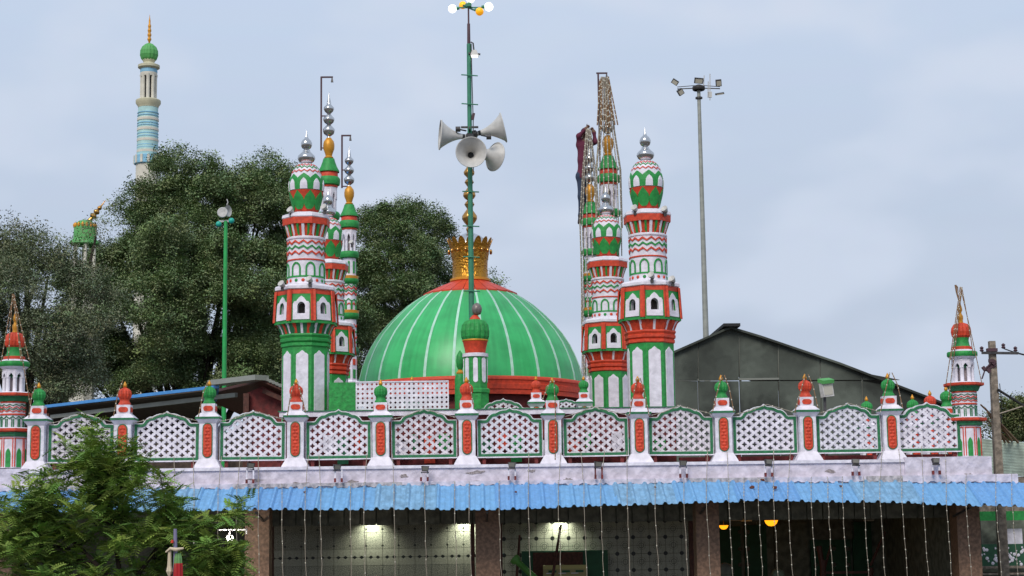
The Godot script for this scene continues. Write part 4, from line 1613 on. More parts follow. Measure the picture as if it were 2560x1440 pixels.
	# green skirt of the dome, left open over each white arch
	for k in 8:
		var mb := MB.new()
		var rows := []
		for q in [[471.5, 16.2], [463, 16.3], [456, 16.3], [450, 16.2], [444, 16.0], [440, 12.0], [436, 6.5], [432, 0.8]]:
			rows.append([H(q[0]), q[1] * T0])
		mb.patch(TAU * k / 8, rows, rfd, 0.010, 6)
		var sc := part(o, "dome_scallop", mb, M.green)
		mb = MB.new()
		rows = []
		for q in [[471.5, 8.6], [463, 8.6], [455, 8.0], [450, 5.6], [446.5, 2.4], [444.5, 0.4]]:
			rows.append([H(q[0]), q[1] * T0])
		mb.patch(TAU * k / 8, rows, rfd, 0.022, 4)
		part(sc, "dome_arch", mb, M.white)
	for q in [[425, 0], [415, 1], [408.5, 0]]:
		var mb := MB.new()
		var rr: float = rfd.call(H(q[0]))
		var am := 2.6 * T0
		for i in 32:
			var a0 := TAU * i / 32
			var a1 := TAU * (i + 1) / 32
			var ya := H(q[0]) + (am if i % 2 == 0 else -am)
			var yb := H(q[0]) + (-am if i % 2 == 0 else am)
			var mk := func(a: float, y: float) -> Vector3:
				var r: float = rfd.call(y) + 0.012
				return Vector3(sin(a) * r, y, cos(a) * r)
			mb.quad(mk.call(a0, ya - 1.6 * T0), mk.call(a1, yb - 1.6 * T0), mk.call(a1, yb + 1.6 * T0), mk.call(a0, ya + 1.6 * T0), Vector3(sin(a0), 0.8, cos(a0)))
		part(o, ["dome_red_zigzag", "dome_green_zigzag"][q[1]], mb, [M.red, M.green][q[1]])
	lat(o, "finial", M.silver, [[9, 403], [12, 401], [19, 396], [22.5, 389], [21.5, 383], [14, 376], [10, 372], [9, 368], [6, 366], [11, 363], [14, 357], [14, 350], [10, 343], [6, 340], [4, 336], [2.2, 328], [0.3, 318]], 28)
func thin_minaret(u: float, vref: float, d: float, label: String) -> Node3D:
	var y2 := P(1170, 1100, 27.4).y
	at(878, 560, 1100, 38.0)
	Y0 = y2
	var p := P(u, vref, d)
	var o := thing("slim_minaret", label, "minaret", Vector3(p.x, y2, -d), "slim tall minarets behind the dome")
	octo(o, "pedestal", M.white, [[22, 1100], [22, 955], [19, 952], [18, 890]])
	for k in 8:
		var b := Basis(Vector3.UP, k * PI / 4)
		var mb := MB.new()
		mb.box(b * Vector3(0, H(906), 18.4 * T0), Vector3(8 * T0, 15 * T0, 0.02), b)
		part(o, "red_plaque", mb, M.red)
		mb = MB.new()
		mb.box(b * Vector3(0, H(936), 18.6 * T0), Vector3(8 * T0, 22 * T0, 0.02), b)
		part(o, "green_plaque", mb, M.green)
	lat(o, "gallery_ring", M.band, [[18, 890], [24, 884], [25, 878], [24, 870], [18, 868]], 20)
	lat(o, "gallery_ring", M.green, [[18, 800], [23, 796], [25, 790], [24, 784]], 20)
	lat(o, "gallery_rail", M.gold, [[23.5, 784], [24, 777], [18, 776]], 20)
	lat(o, "gallery_ring", M.green, [[17, 712], [22, 708], [23.5, 703], [23, 698]], 20)
	lat(o, "gallery_rail", M.gold, [[22.5, 698], [23, 691], [17, 690]], 20)
	lat(o, "shaft", M.white, [[18, 870], [17.5, 796], [17.5, 776], [17, 708], [17, 690], [16.5, 645]], 24)
	var mb := MB.new()
	for yy in [845, 815, 762, 736, 722]:
		mb.zig(17.6 * T0, H(yy), 3 * T0, 8, 1.6 * T0, 0.014)
	part(o, "red_zigzag", mb, M.red)
	mb = MB.new()
	for yy in [856, 830, 752, 729, 715]:
		mb.zig(17.6 * T0, H(yy), 3 * T0, 8, 1.4 * T0, 0.014)
	for k in 8:
		var rf := func(_y): return 16.8 * T0
		mb.patch(TAU * k / 8, [[H(685), 2.2 * T0], [H(655), 2.2 * T0]], rf, 0.016, 2)
		mb.patch(TAU * (k + 0.5) / 8, [[H(775), 2.4 * T0], [H(758), 2.4 * T0], [H(752), 0.5 * T0]], func(_y): return 17.5 * T0, 0.016, 2)
	part(o, "green_motif", mb, M.green)
	lat(o, "torus_ring", M.green, [[17, 647], [23, 645], [24.5, 640], [24.5, 634], [22, 630], [16, 629]], 24)
	# open kiosk
	for k in 8:
		var a := TAU * k / 8 + PI / 8
		mb = MB.new()
		mb.lathe([Vector2(3.6 * T0, H(630)), Vector2(3 * T0, H(626)), Vector2(3 * T0, H(598))], 8, 0, false, Vector3(sin(a), 0, cos(a)) * 14.5 * T0)
		part(o, "column", mb, M.white)
	lat(o, "kiosk_core", M.inside, [[7, 630], [7, 590]], 12)
	mb = MB.new()
	for k in 8:
		var xf := Transform3D(Basis(Vector3.UP, k * PI / 4), Vector3.ZERO) * Transform3D(Basis(), Vector3(0, 0, 15.4 * T0))
		var hw := 16.2 * T0 * tan(PI / 8)
		var ou := PackedVector2Array()
		var inn := PackedVector2Array()
		for q in [[-1, 0], [-1, 14], [-1, 26], [0, 26], [1, 26], [1, 14], [1, 0]]:
			ou.append(Vector2(q[0] * hw, H(602) + q[1] * T0))
		for q in [[-0.6, 0], [-0.5, 7], [-0.3, 12], [0, 16], [0.3, 12], [0.5, 7], [0.6, 0]]:
			inn.append(Vector2(q[0] * hw, H(602) + q[1] * T0))
		mb.ring(ou, inn, -0.02, 0.02, xf)
	part(o, "arches", mb, M.white)
	lat(o, "red_ring", M.red, [[15, 577], [19, 576], [20, 573], [19, 571]], 24)
	lat(o, "torus_ring", M.green, [[19, 572], [24, 570], [25, 564], [25, 557], [22, 553]], 24)
	lat(o, "red_ring", M.red, [[18, 554], [20, 553], [20, 542], [19, 541]], 24)
	lat(o, "cone", M.green, [[23, 542], [23, 539], [18, 530], [14, 519], [12, 512]], 24)
	lat(o, "golden_egg", M.gold, [[9, 512], [10, 509], [7, 506], [9, 499], [12, 491], [12.5, 482], [11, 474], [7, 469], [5, 466]], 20)
	lat(o, "finial", M.silver, [[4, 468], [3, 463], [11, 457], [13, 451], [13, 447], [7, 440], [4, 437], [10, 432], [12.5, 427], [12, 423], [6, 416], [3.5, 413], [9, 408], [11.5, 403], [11, 399], [5, 393], [4.5, 388], [2.5, 378], [0.2, 364]], 20)
	return o
func lamp_arm(u: float, v0: float, v1: float, u2: float, d: float, label: String, tie: Array):
	var b := P(u, v1, d)
	var o := thing("lamp_arm", label, "bracket", b, "lamp arms on the slim minarets")
	var t := T(u, v1, d)
	var top := P(u, v0, d) - b
	var mb := MB.new()
	mb.box(top * 0.5, Vector3(4.2 * t, top.y, 4.2 * t))
	part(o, "upright", mb, M.plum)
	mb = MB.new()
	mb.box(Vector3((u2 - u) * t * 0.5, top.y, 0), Vector3((u2 - u) * t + 4 * t, 3.6 * t, 3.6 * t))
	part(o, "arm", mb, M.plum)
	mb = MB.new()
	mb.frustum(top.y - 13 * t, top.y - 2 * t, Vector2(3 * t, 3 * t), Vector2(1.4 * t, 1.4 * t), Vector3((u2 - u) * t, 0, 0))
	part(o, "lamp_holder", mb, M.steel)
	for v in tie:
		mb = MB.new()
		var y := P(u, v, d).y - b.y
		mb.box(Vector3(7 * t, y, 0), Vector3(14 * t, 2.6 * t, 2.6 * t))
		part(o, "tie", mb, M.plum)
func make_minarets():
	fat_minaret(765, 730, 28.0, M.green, -0.06, "stout minaret with green neck moulding and silver finial, before the dark trees")
	fat_minaret(1622, 722, 28.0, M.red, 0.08, "stout minaret with red neck moulding and silver finial, beside the dark gabled shed")
	fat_minaret(820, 810, 32.9, M.red, -0.12, "stout minaret half hidden behind the green necked one, left of the dome")
	fat_minaret(1521, 810, 32.9, M.red, 0.12, "stout minaret behind the red necked one, with strings of lights over its dome")
	thin_minaret(822, 430, 33.2, "slim minaret with golden egg and silver balls rising tallest above the dark trees")
	thin_minaret(1521, 430, 33.2, "slim tall minaret wrapped in a cone of light strings")
	thin_minaret(873, 560, 38.0, "slim minaret with golden egg standing left beside the green dome, before the trees")
	thin_minaret(1477, 560, 38.0, "slim minaret wrapped in light strings that the man in maroon climbs")
	lamp_arm(803, 193, 376, 830, 33.2, "thin dark lamp arm hooked above the tallest slim minaret before the trees", [290, 370])
	lamp_arm(855, 339, 470, 876, 38.0, "thin dark lamp arm on the slim minaret beside the dome", [425, 466])
	lamp_arm(1498, 183, 440, 1522, 33.2, "thin dark lamp arm above the minaret wrapped in a cone of light strings", [300, 430])
	# small floodlights on the minaret slabs
	var sp := [[706, 720, 27.5], [728, 535, 27.7], [812, 528, 27.7], [775, 708, 27.5], [1588, 530, 27.7], [1663, 533, 27.7], [1630, 698, 27.5], [1682, 708, 27.6], [880, 613, 37.6]]
	for q in sp:
		var pos := P(q[0], q[1], q[2])
		var o := thing("spot_lamp", "small grey spot lamp set on a minaret slab", "lamp", pos, "spot lamps on the minaret slabs")
		var mb := MB.new()
		mb.lathe([Vector2(0.001, -0.05), Vector2(0.03, -0.045), Vector2(0.055, 0.03), Vector2(0.058, 0.05), Vector2(0.045, 0.045), Vector2(0.001, 0.03)], 12, 0, false, Vector3(0, 0.05, 0), Basis(Vector3.RIGHT, 0.9) * Basis(Vector3.BACK, 0.5))
		part(o, "housing", mb, M.horn)
		mb = MB.new()
		mb.box(Vector3(0, -0.02, 0), Vector3(0.05, 0.06, 0.04))
		part(o, "foot", mb, M.steel)

# ------------------------------------------------------------------ mast, horns and the little turret before the dome
func horn(pos: Vector3, axis: Vector3, ln: float, r: float, label: String):
	var o := thing("horn_loudspeaker", label, "loudspeaker", pos)
	var y := axis.normalized()
	var x := y.cross(Vector3(0.1, 0.2, 1)).normalized()
	if absf(y.z) > 0.9:
		x = Vector3.RIGHT.slide(y).normalized()
	var b := Basis(x, y, x.cross(y))
	var mb := MB.new()
	var pr := []
	var n := 12
	for i in n + 1:
		var k := float(i) / n
		pr.append(Vector2(r * (0.16 + 0.84 * pow(k, 1.9)), -ln * (1.0 - k)))
	pr.append(Vector2(r * 1.03, 0.006))
	mb.lathe(pr, 36, 0, false, Vector3.ZERO, b)
	var pr2 := []
	for i in n + 1:
		var k := 1.0 - float(i) / n
		pr2.append(Vector2(r * (0.15 + 0.84 * pow(k, 1.9)), -ln * (1.0 - k) + 0.004))
	mb.lathe(pr2, 36, 0, false, Vector3.ZERO, b)
	part(o, "flare", mb, M.horn)
	mb = MB.new()
	mb.lathe([Vector2(r * 1.01, -0.012), Vector2(r * 1.06, 0.0), Vector2(r * 1.04, 0.012), Vector2(r * 0.98, 0.006)], 36, 0, false, Vector3.ZERO, b)
	part(o, "rim", mb, M.horn)
	mb = MB.new()
	mb.lathe([Vector2(0.001, -ln * 0.72), Vector2(r * 0.2, -ln * 0.75), Vector2(r * 0.16, -ln)], 16, 0, false, Vector3.ZERO, b)
	part(o, "throat_cone", mb, M.dark)
	mb = MB.new()
	mb.lathe([Vector2(0.001, -ln * 1.28), Vector2(r * 0.26, -ln * 1.26), Vector2(r * 0.28, -ln * 1.05), Vector2(r * 0.16, -ln * 1.0)], 18, 0, false, Vector3.ZERO, b)
	part(o, "driver", mb, M.steel)
func make_mast():
	var y2 := P(1170, 1100, 27.4).y
	var d := 27.9
	var pos := at(1178, 700, 1100, d)
	pos.y = y2
	Y0 = y2
	var o := thing("loudspeaker_mast", "tall teal mast with rungs rising in front of the dome", "mast", pos)
	lat(o, "pole", M.teal, [[7, 1100], [7, 640], [6, 430], [5.5, 110]], 14)
	lat(o, "upper_pole", M.plum, [[4.5, 112], [4, 60], [2.4, 58], [2.2, 18]], 10)
	for v in [190, 262, 481, 567, 644, 729]:
		var mb := MB.new()
		var s := -1.0 if v < 300 else 0.0
		mb.tube([Vector3(-20 * T0, H(v - 1), 0.06), Vector3(22 * T0, H(v + 1 - s), 0.06)], 1.7 * T0, 6)
		part(o, "rung", mb, M.teal)
	var mb := MB.new()
	mb.tube([Vector3(8 * T0, H(430), 0.02), Vector3(9 * T0, H(300), 0.02), Vector3(7 * T0, H(200), 0.02), Vector3(6 * T0, H(110), 0.02)], 1.4 * T0, 5)
	part(o, "cable", mb, M.steel)
	mb = MB.new()
	mb.tube([Vector3(5 * T0, H(105), 0), Vector3(11 * T0, H(108), 0), Vector3(13 * T0, H(128), 0)], 2 * T0, 6)
	part(o, "hook", mb, M.steel)
	mb = MB.new()
	mb.box(Vector3(9 * T0, H(292), 0.02), Vector3(7 * T0, 17 * T0, 0.05), Basis(Vector3.BACK, -0.2))
	part(o, "junction_box", mb, M.plum)
	mb = MB.new()
	mb.box(Vector3(0, H(318), 0), Vector3(44 * T0, 4 * T0, 0.05))
	mb.box(Vector3(0, H(328), 0), Vector3(5 * T0, 6 * T0, 0.5))
	part(o, "horn_bracket", mb, M.steel)
	# cross arms of the bulbs
	mb = MB.new()
	mb.box(Vector3(0, H(19), 0), Vector3(88 * T0, 3 * T0, 3 * T0))
	mb.box(Vector3(0, H(19), 0), Vector3(50 * T0, 3 * T0, 3 * T0), Basis(Vector3.UP, 1.0))
	mb.box(Vector3(0, H(14), 0), Vector3(16 * T0, 8 * T0, 16 * T0))
	part(o, "bulb_cross", mb, M.teal)
	var bl := [[1131, 22, 10.5, M.lampwhite, "lit white globe bulb at the end of the mast's cross arm"], [1222, 17, 11.0, M.lampwhite, "lit white globe bulb at the end of the mast's cross arm"], [1157, 13, 10.0, M.lampyellow, "yellow globe bulb on the mast's cross arm"], [1199, 29, 10.5, M.lampyellow, "yellow globe bulb on the mast's cross arm"], [1176, -2, 10.0, M.lampwhite, "lit white globe bulb on the very top of the mast"]]
	for i in bl.size():
		var q = bl[i]
		var bd: float = d + ([0.0, 0.0, 0.16, -0.16, 0.0][i])
		var bp := P(q[0], q[1], bd)
		var r: float = q[2] * T0
		var bo := thing("globe_bulb", q[4], "bulb", bp, "" if i == 4 else ("white bulbs on the mast" if i < 2 else "yellow bulbs on the mast"))
		mb = MB.new()
		var sp := []
		for k in 11:
			var a := -PI / 2 + PI * k / 10
			sp.append(Vector2(maxf(0.0005, cos(a) * r), sin(a) * r))
		mb.lathe(sp, 20)
		part(bo, "bulb_glass", mb, q[3])
		mb = MB.new()
		var to := (pos + Vector3(0, H(18), 0) - bp)
		mb.tube([to.normalized() * r * 0.92, to.normalized() * r * 1.7], [r * 0.42, r * 0.34], 10)
		part(bo, "socket", mb, M.teal)
	# half-lit floodlight under the hook
	var fp := P(1186, 133, d - 0.05)
	var fo := thing("mast_floodlight", "small lit floodlight hanging from the mast hook", "floodlight", fp)
	mb = MB.new()
	mb.frustum(-0.05, 0.05, Vector2(0.07, 0.05), Vector2(0.035, 0.03))
	part(fo, "housing", mb, M.horn)
	mb = MB.new()
	mb.box(Vector3(0.005, -0.058, 0.01), Vector3(0.1, 0.02, 0.08))
	part(fo, "lamp_glass", mb, M.lampwhite)
	mb = MB.new()
	mb.box(Vector3(0, -0.01, 0), Vector3(0.2, 0.025, 0.03), Basis(Vector3.BACK, -0.1))
	part(fo, "yoke", mb, M.steel)
	# four horns
	horn(P(1101, 337, d - 0.15), Vector3(-1, 0.06, 0.12), 0.42, 36.5 * T0, "grey horn loudspeaker on the mast facing sideways toward the slim minarets before the trees")
	horn(P(1258, 319, d + 0.1), Vector3(1, 0.22, 0.02), 0.44, 37 * T0, "grey horn loudspeaker on the mast tilted up toward the tall floodlight pole")
	horn(P(1178, 380, d - 0.42), Vector3(0.03, -0.03, 1), 0.36, 37 * T0, "grey horn loudspeaker on the mast facing the street with its dark throat showing")
	horn(P(1238, 392, d + 0.1), Vector3(0.80, -0.12, -0.62), 0.34, 36 * T0, "grey horn loudspeaker on the mast turned away, showing its conical back")
	for q in [[1145, 323, 1165, 327], [1222, 342, 1203, 338]]:
		var hp := P(q[0], q[1], d - 0.2)
		var ho := thing("speaker_driver", "dark cylindrical driver on a short rod beside the horns", "driver", hp, "driver units on the mast")
		mb = MB.new()
		mb.tube([Vector3(-0.04, 0, 0), Vector3(0.04, 0, 0)], 0.045, 12)
		part(ho, "driver_can", mb, M.steel)
		mb = MB.new()
		mb.tube([Vector3.ZERO, P(q[2], q[3], d - 0.05) - hp], 0.014, 6)
		part(ho, "rod", mb, M.steel)
	# turret standing at the foot of the mast
	pos = at(1189, 950, 1100, 27.62)
	pos.y = y2
	Y0 = y2
	o = thing("domed_turret", "small green and white turret with red cup and green pumpkin dome, before the mast", "turret", pos)
	octo(o, "pedestal", M.green, [[32, 1100], [32, 985], [35, 983], [35, 975], [31, 972]])
	octo(o, "shaft", M.green, [[29, 972], [28, 892]])
	for k in 8:
		var b := Basis(Vector3.UP, k * PI / 4)
		mb = MB.new()
		mb.extr(capsule_poly(5.8 * T0, H(958), H(896)), -0.004, 0.012, Transform3D(b, Vector3.ZERO) * Transform3D(Basis(), Vector3(0, 0, 28.6 * T0)))
		part(o, "shaft_panel", mb, M.white)
	lat(o, "slab", M.white, [[28, 894], [32.5, 893], [32.5, 885], [28, 884]], 28)
	lat(o, "cup", M.red, [[25, 884], [27, 872], [31, 855], [32, 853]], 28)
	lat(o, "gold_line", M.gold, [[32, 854], [33, 852], [32, 850]], 28)
	ribbed(o, "pumpkin_dome", M.green, [[31, 852], [35, 843], [36, 828], [33, 812], [26, 803], [14, 799], [10, 799]], 14, 0.08)
	lat(o, "dome_tip", M.red, [[14, 801], [13, 796], [7, 789], [1, 786]], 20)
	lat(o, "globe", M.tarnish, [[3, 788], [9, 786], [12, 779], [13, 771], [10, 763], [4, 758], [0.3, 757]], 20).position.x = 5 * T0
	pos = at(1150, 900, 1100, 28.3)
	pos.y = y2
	o = thing("small_green_finial", "small green bulb finial on a stem peeking out left of the pumpkin domed turret", "finial", pos)
	Y0 = y2
	lat(o, "stem", M.green, [[14, 1100], [14, 950], [12, 940], [9, 935]], 14)
	lat(o, "gilt_ring", M.gold, [[9, 935], [10, 932], [4, 924]], 14)
	lat(o, "bulb", M.green, [[5, 924], [9, 915], [10.5, 903], [9, 890], [5, 882], [1, 876]], 18)

# ------------------------------------------------------------------ sheds
func slab(mb: MB, a: Vector3, b: Vector3, back: Vector3, th: float):
	var dn := Vector3(0, -th, 0)
	var c := b + back
	var e := a + back
	mb.quad(a, b, c, e, Vector3.UP)
	mb.quad(a + dn, b + dn, c + dn, e + dn, Vector3.DOWN)
	mb.quad(a, b, b + dn, a + dn, Vector3.BACK)
	mb.quad(e, c, c + dn, e + dn, Vector3.FORWARD)
	mb.quad(a, e, e + dn, a + dn, (a - b))
	mb.quad(b, c, c + dn, b + dn, (b - a))
func make_sheds():
	var o := thing("blue_roofed_shed", "open shed with a blue sheet roof and brown gable behind the parapet", "shed", Vector3.ZERO)
	var R0 := P(548, 962, 31.5)
	var L0 := P(100, 1014, 37.0)
	var K0 := P(655, 947, 30.6)
	var mb := MB.new()
	slab(mb, L0, R0, Vector3(-1.2, -0.35, -7.0), 0.06)
	part(o, "roof_sheet", mb, M.roofblue)
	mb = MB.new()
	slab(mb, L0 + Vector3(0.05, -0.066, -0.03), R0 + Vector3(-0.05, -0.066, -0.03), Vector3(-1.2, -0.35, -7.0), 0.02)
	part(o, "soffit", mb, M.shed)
	mb = MB.new()
	seg_box(mb, P(536, 958, 31.6), P(655, 944, 30.5), 0.30, 0.09)
	part(o, "ridge_cap", mb, M.galv)
	mb = MB.new()
	slab(mb, K0, P(790, 1008, 30.6), Vector3(-1.6, 0.0, -3.0), 0.05)
	part(o, "roof_sheet", mb, M.wood)
	for k in 16:
		mb = MB.new()
		var pp := K0.lerp(P(790, 1008, 30.6), (k + 0.5) / 16.0)
		mb.tube([pp + Vector3(0, 0.03, 0.03), pp + Vector3(-0.5, 0.03, -1.0)], 0.035, 6)
		part(o, "sheet_rib", mb, M.galv)
	for q in [[L0 + Vector3(0.2, -0.24, -0.1), R0 + Vector3(0.3, -0.18, -0.1), M.galv], [K0 + Vector3(0, -0.2, -0.15), P(790, 1008, 30.6) + Vector3(0, -0.18, -0.15), M.wood]]:
		mb = MB.new()
		seg_box(mb, q[0], q[1], 0.06, 0.08)
		part(o, "rafter", mb, q[2])
	mb = MB.new()
	var g0 := P(612, 985, 30.9)
	var g1 := P(790, 1020, 30.9)
	mb.extr(PackedVector2Array([Vector2(g0.x, 0), Vector2(g1.x, 0), Vector2(g1.x, g1.y), Vector2(P(655, 960, 30.9).x, P(655, 966, 30.9).y), Vector2(g0.x, g0.y)]), -31.1, -30.9)
	part(o, "gable_wall", mb, M.maroon)
	mb = MB.new()
	mb.box(Vector3(P(616, 1000, 30.8).x, g0.y / 2, -30.8), Vector3(0.1, g0.y, 0.1))
	part(o, "post", mb, M.wood)
	mb = MB.new()
	mb.box(Vector3(P(118, 1040, 36.6).x, L0.y / 2 - 0.1, -36.6), Vector3(0.1, L0.y - 0.2, 0.1))
	part(o, "post", mb, M.wood)
	mb = MB.new()
	var bl := P(40, 1030, 43.5)
	var br := P(700, 1030, 43.5)
	mb.box(Vector3((bl.x + br.x) / 2, L0.y / 2 - 0.12, -43.5), Vector3(br.x - bl.x, L0.y - 0.24, 0.2))
	part(o, "back_wall", mb, M.shed)
	mb = MB.new()
	mb.box(Vector3(P(640, 1030, 31).x, g0.y / 2, -35.5), Vector3(0.15, g0.y - 0.1, 8.8))
	part(o, "side_wall", mb, M.shed)
	mb = MB.new()
	var sl := P(108, 1030, 37.0)
	mb.box(Vector3(sl.x - 0.6, L0.y / 2 - 0.2, -40.2), Vector3(0.15, L0.y - 0.4, 6.0))
	part(o, "side_wall", mb, M.shed)
	# dark netted gable hall
	var d := 46.0
	o = thing("gabled_net_hall", "big gabled hall hung with dark grey net sheets beside the red necked minaret", "hall", Vector3.ZERO)
	var rl := [[1560, 930], [1680, 880], [1810, 823], [1826, 818], [1840, 822], [1900, 840], [2100, 908], [2345, 1002], [2420, 1032]]
	var xs := [1600, 1745, 1848, 1946, 2050, 2155, 2250, 2345, 2410]
	for i in xs.size() - 1:
		var ua: float = xs[i]
		var ub: float = xs[i + 1]
		var tops := PackedVector2Array()
		var px := []
		px.append([ua, look(rl, ua)])
		for q in rl:
			if q[0] > ua and q[0] < ub:
				px.append(q)
		px.append([ub, look(rl, ub)])
		var vm := 952.0
		var poly := PackedVector2Array()
		var low := PackedVector2Array()
		var w0 := P(ua + 1.5, vm - 2, d)
		var w1 := P(ub - 1.5, vm - 2, d)
		var has_up: bool = px[0][1] < vm - 8 or px[-1][1] < vm - 8
		if has_up:
			poly.append(Vector2(w0.x, w0.y))
			for q in px:
				var p := P(clampf(q[0], ua + 1.5, ub - 1.5), minf(q[1] + 3, vm - 2.5), d)
				poly.append(Vector2(p.x, p.y))
			poly.append(Vector2(w1.x, w1.y))
			mb = MB.new()
			mb.extr(poly, -d - 0.05, -d + rng.randf_range(0, 0.03))
			part(o, "net_panel", mb, M.net)
		var w2 := P(ua + 1.5, maxf(vm + 1, px[0][1] + 2), d)
		var w3 := P(ub - 1.5, maxf(vm + 1, px[-1][1] + 2), d)
		mb = MB.new()
		mb.extr(PackedVector2Array([Vector2(w2.x, 0.05), Vector2(w3.x, 0.05), Vector2(w3.x, w3.y), Vector2(w2.x, w2.y)]), -d - 0.05, -d + rng.randf_range(0, 0.03))
		part(o, "net_panel", mb, M.net)
		mb = MB.new()
		var pt := P(ua, look(rl, ua) + 4, d)
		mb.box(Vector3(pt.x, pt.y / 2, -d - 0.08), Vector3(0.05, pt.y, 0.1))
		part(o, "post", mb, M.netseam)
	mb = MB.new()
	seg_box(mb, P(1600, 951.5, d) + Vector3(0, 0, -0.04), P(2140, 951.5 - 7.3, d) + Vector3(0, 0, -0.04), 0.1, 0.05)
	part(o, "rail", mb, M.netseam)
	for i in rl.size() - 1:
		mb = MB.new()
		var a := P(rl[i][0], rl[i][1], d) + Vector3(0, 0, 0.15)
		var b := P(rl[i + 1][0], rl[i + 1][1], d) + Vector3(0, 0, 0.15)
		slab(mb, a, b, Vector3(0, 0, -9.0), 0.06)
		part(o, "roof_sheet", mb, M.net)
	mb = MB.new()
	var rc := P(1826, 816, d)
	mb.box(rc + Vector3(0, 0.01, -4.2), Vector3(0.45, 0.08, 9.0))
	part(o, "ridge_cap", mb, M.dark)

# ------------------------------------------------------------------ far things
func make_distance():
	var d := 110.0
	var pos := at(370, 300, 1500, d)
	pos.y = 0
	Y0 = 0
	var o := thing("distant_minaret", "tall far minaret with aqua striped shaft and green onion top above the trees", "minaret", pos)
	var hg := 1390.0
	lat(o, "base_shaft", M.cream, [[29, hg], [28, 470], [28, 412]], 24)
	lat(o, "blue_band", M.sea, [[29, 413], [33, 411], [33, 392], [31, 390], [27, 389]], 12, 0, true)
	for k in 12:
		var a := TAU * k / 12 + PI / 12
		var mb := MB.new()
		mb.box(Vector3(sin(a), 0, cos(a)) * 32.5 * T0 + Vector3(0, H(401), 0), Vector3(6 * T0, 20 * T0, 3 * T0), Basis(Vector3.UP, a))
		part(o, "white_pier", mb, M.cream)
	lat(o, "shaft", M.aqua, [[26.5, 392], [24.5, 270]], 28)
	for v in [380, 352, 325, 300]:
		lat(o, "cream_ring", M.cream, [[25, v + 4], [26.6, v + 3], [26.6, v - 3], [25, v - 4]], 28)
	for v in [386, 371, 365, 343, 336, 316, 310, 291, 284]:
		lat(o, "blue_ring", M.sea, [[25, v + 1.6], [26.4, v + 1], [26.4, v - 1], [25, v - 1.6]], 28)
	lat(o, "gallery", M.olive, [[25, 270], [26, 266], [31, 259], [31, 252], [28, 250], [18, 249.5]], 24)
	for k in 8:
		var a := TAU * k / 8 + 0.1
		var mb := MB.new()
		mb.lathe([Vector2(5 * T0, H(250)), Vector2(4.4 * T0, H(246)), Vector2(4.4 * T0, H(196)), Vector2(6 * T0, H(188))], 10, 0, false, Vector3(sin(a), 0, cos(a)) * 16.5 * T0)
		part(o, "column", mb, M.cream)
	lat(o, "kiosk_core", M.steel, [[9, 250], [9, 180]], 12)
	lat(o, "kiosk_lintel", M.cream, [[20, 192], [21, 186], [21, 182]], 24)
	lat(o, "blue_lintel", M.sea, [[21, 183], [21.5, 180], [21, 174]], 24)
	lat(o, "cornice", M.olive, [[21, 174], [27, 170], [27, 164], [20, 161], [14, 160]], 24)
	lat(o, "dome_neck", M.olive, [[15, 161], [13, 157], [17, 150]], 24)
	ribbed(o, "onion_dome", M.lime, [[15, 153], [20, 147], [23, 138], [22.5, 128], [18, 118], [10, 111], [3, 108]], 14, 0.06)
	lat(o, "finial", M.gold, [[2, 110], [2.5, 104], [5, 100], [5, 97], [3, 93], [5, 89], [5, 86], [3, 82], [4.6, 78], [4.6, 75], [3, 71], [4, 67], [4, 64], [2.4, 60], [2.4, 52], [1, 44], [0.2, 36]], 12)
	# green capped kiosk in the trees
	d = 57.0
	pos = at(212, 600, 1500, d)
	pos.y = 0
	Y0 = 0
	o = thing("green_capped_kiosk", "small green capped kiosk tower with a bent finial poking out of the trees", "kiosk", pos)
	lat(o, "tower", M.cream, [[30, 1370], [30, 700]], 8, PI / 8, true)
	for k in 6:
		var a := TAU * k / 6 + 0.3
		var mb := MB.new()
		mb.lathe([Vector2(4.4 * T0, H(700)), Vector2(4 * T0, H(612))], 10, 0, false, Vector3(sin(a), 0, cos(a)) * 26 * T0)
		part(o, "column", mb, M.cream)
	octo(o, "cornice", M.lime, [[30, 614], [35, 611], [34, 605], [30, 600]])
	lat(o, "cap_drum", M.lime, [[29, 602], [28, 588], [27, 570], [24, 560], [16, 553], [2, 550]], 20)
	var mb := MB.new()
	for k in 16:
		var a := TAU * k / 16
		mb.lathe([Vector2(2.5 * T0, 0), Vector2(4.5 * T0, 6 * T0), Vector2(1 * T0, 12 * T0)], 6, 0, false, Vector3(sin(a) * 26 * T0, H(570), cos(a) * 26 * T0))
	part(o, "gilt_petals", mb, M.gold)
	mb = MB.new()
	var ax := Vector3(0.60, 0.80, 0).normalized()
	var bs := Basis(Vector3(ax.y, -ax.x, 0), ax, Vector3.BACK)
	var s := T0
	mb.lathe([Vector2(6 * s, 0), Vector2(6 * s, 8 * s), Vector2(4 * s, 14 * s), Vector2(9 * s, 18 * s), Vector2(9 * s, 22 * s), Vector2(4 * s, 27 * s), Vector2(8 * s, 31 * s), Vector2(8 * s, 35 * s), Vector2(3 * s, 40 * s), Vector2(6 * s, 44 * s), Vector2(5 * s, 48 * s), Vector2(2 * s, 52 * s), Vector2(0.3 * s, 72 * s)], 16, 0, false, Vector3(8 * s, H(556), 0), bs)
	part(o, "bent_finial", mb, M.ball)
	# green lamp pole
	d = 43.0
	pos = at(562, 800, 1500, d)
	pos.y = 0
	Y0 = 0
	o = thing("green_lamp_pole", "thin bright green pole with turquoise globes and a round loudspeaker before the trees", "lamp pole", pos)
	lat(o, "pole", M.poleg, [[6, 1360], [5.5, 800], [4.6, 553]], 12)
	mb = MB.new()
	mb.box(Vector3(0, H(553), 0), Vector3(34 * T0, 5 * T0, 4 * T0))
	part(o, "cross_arm", mb, M.horn)
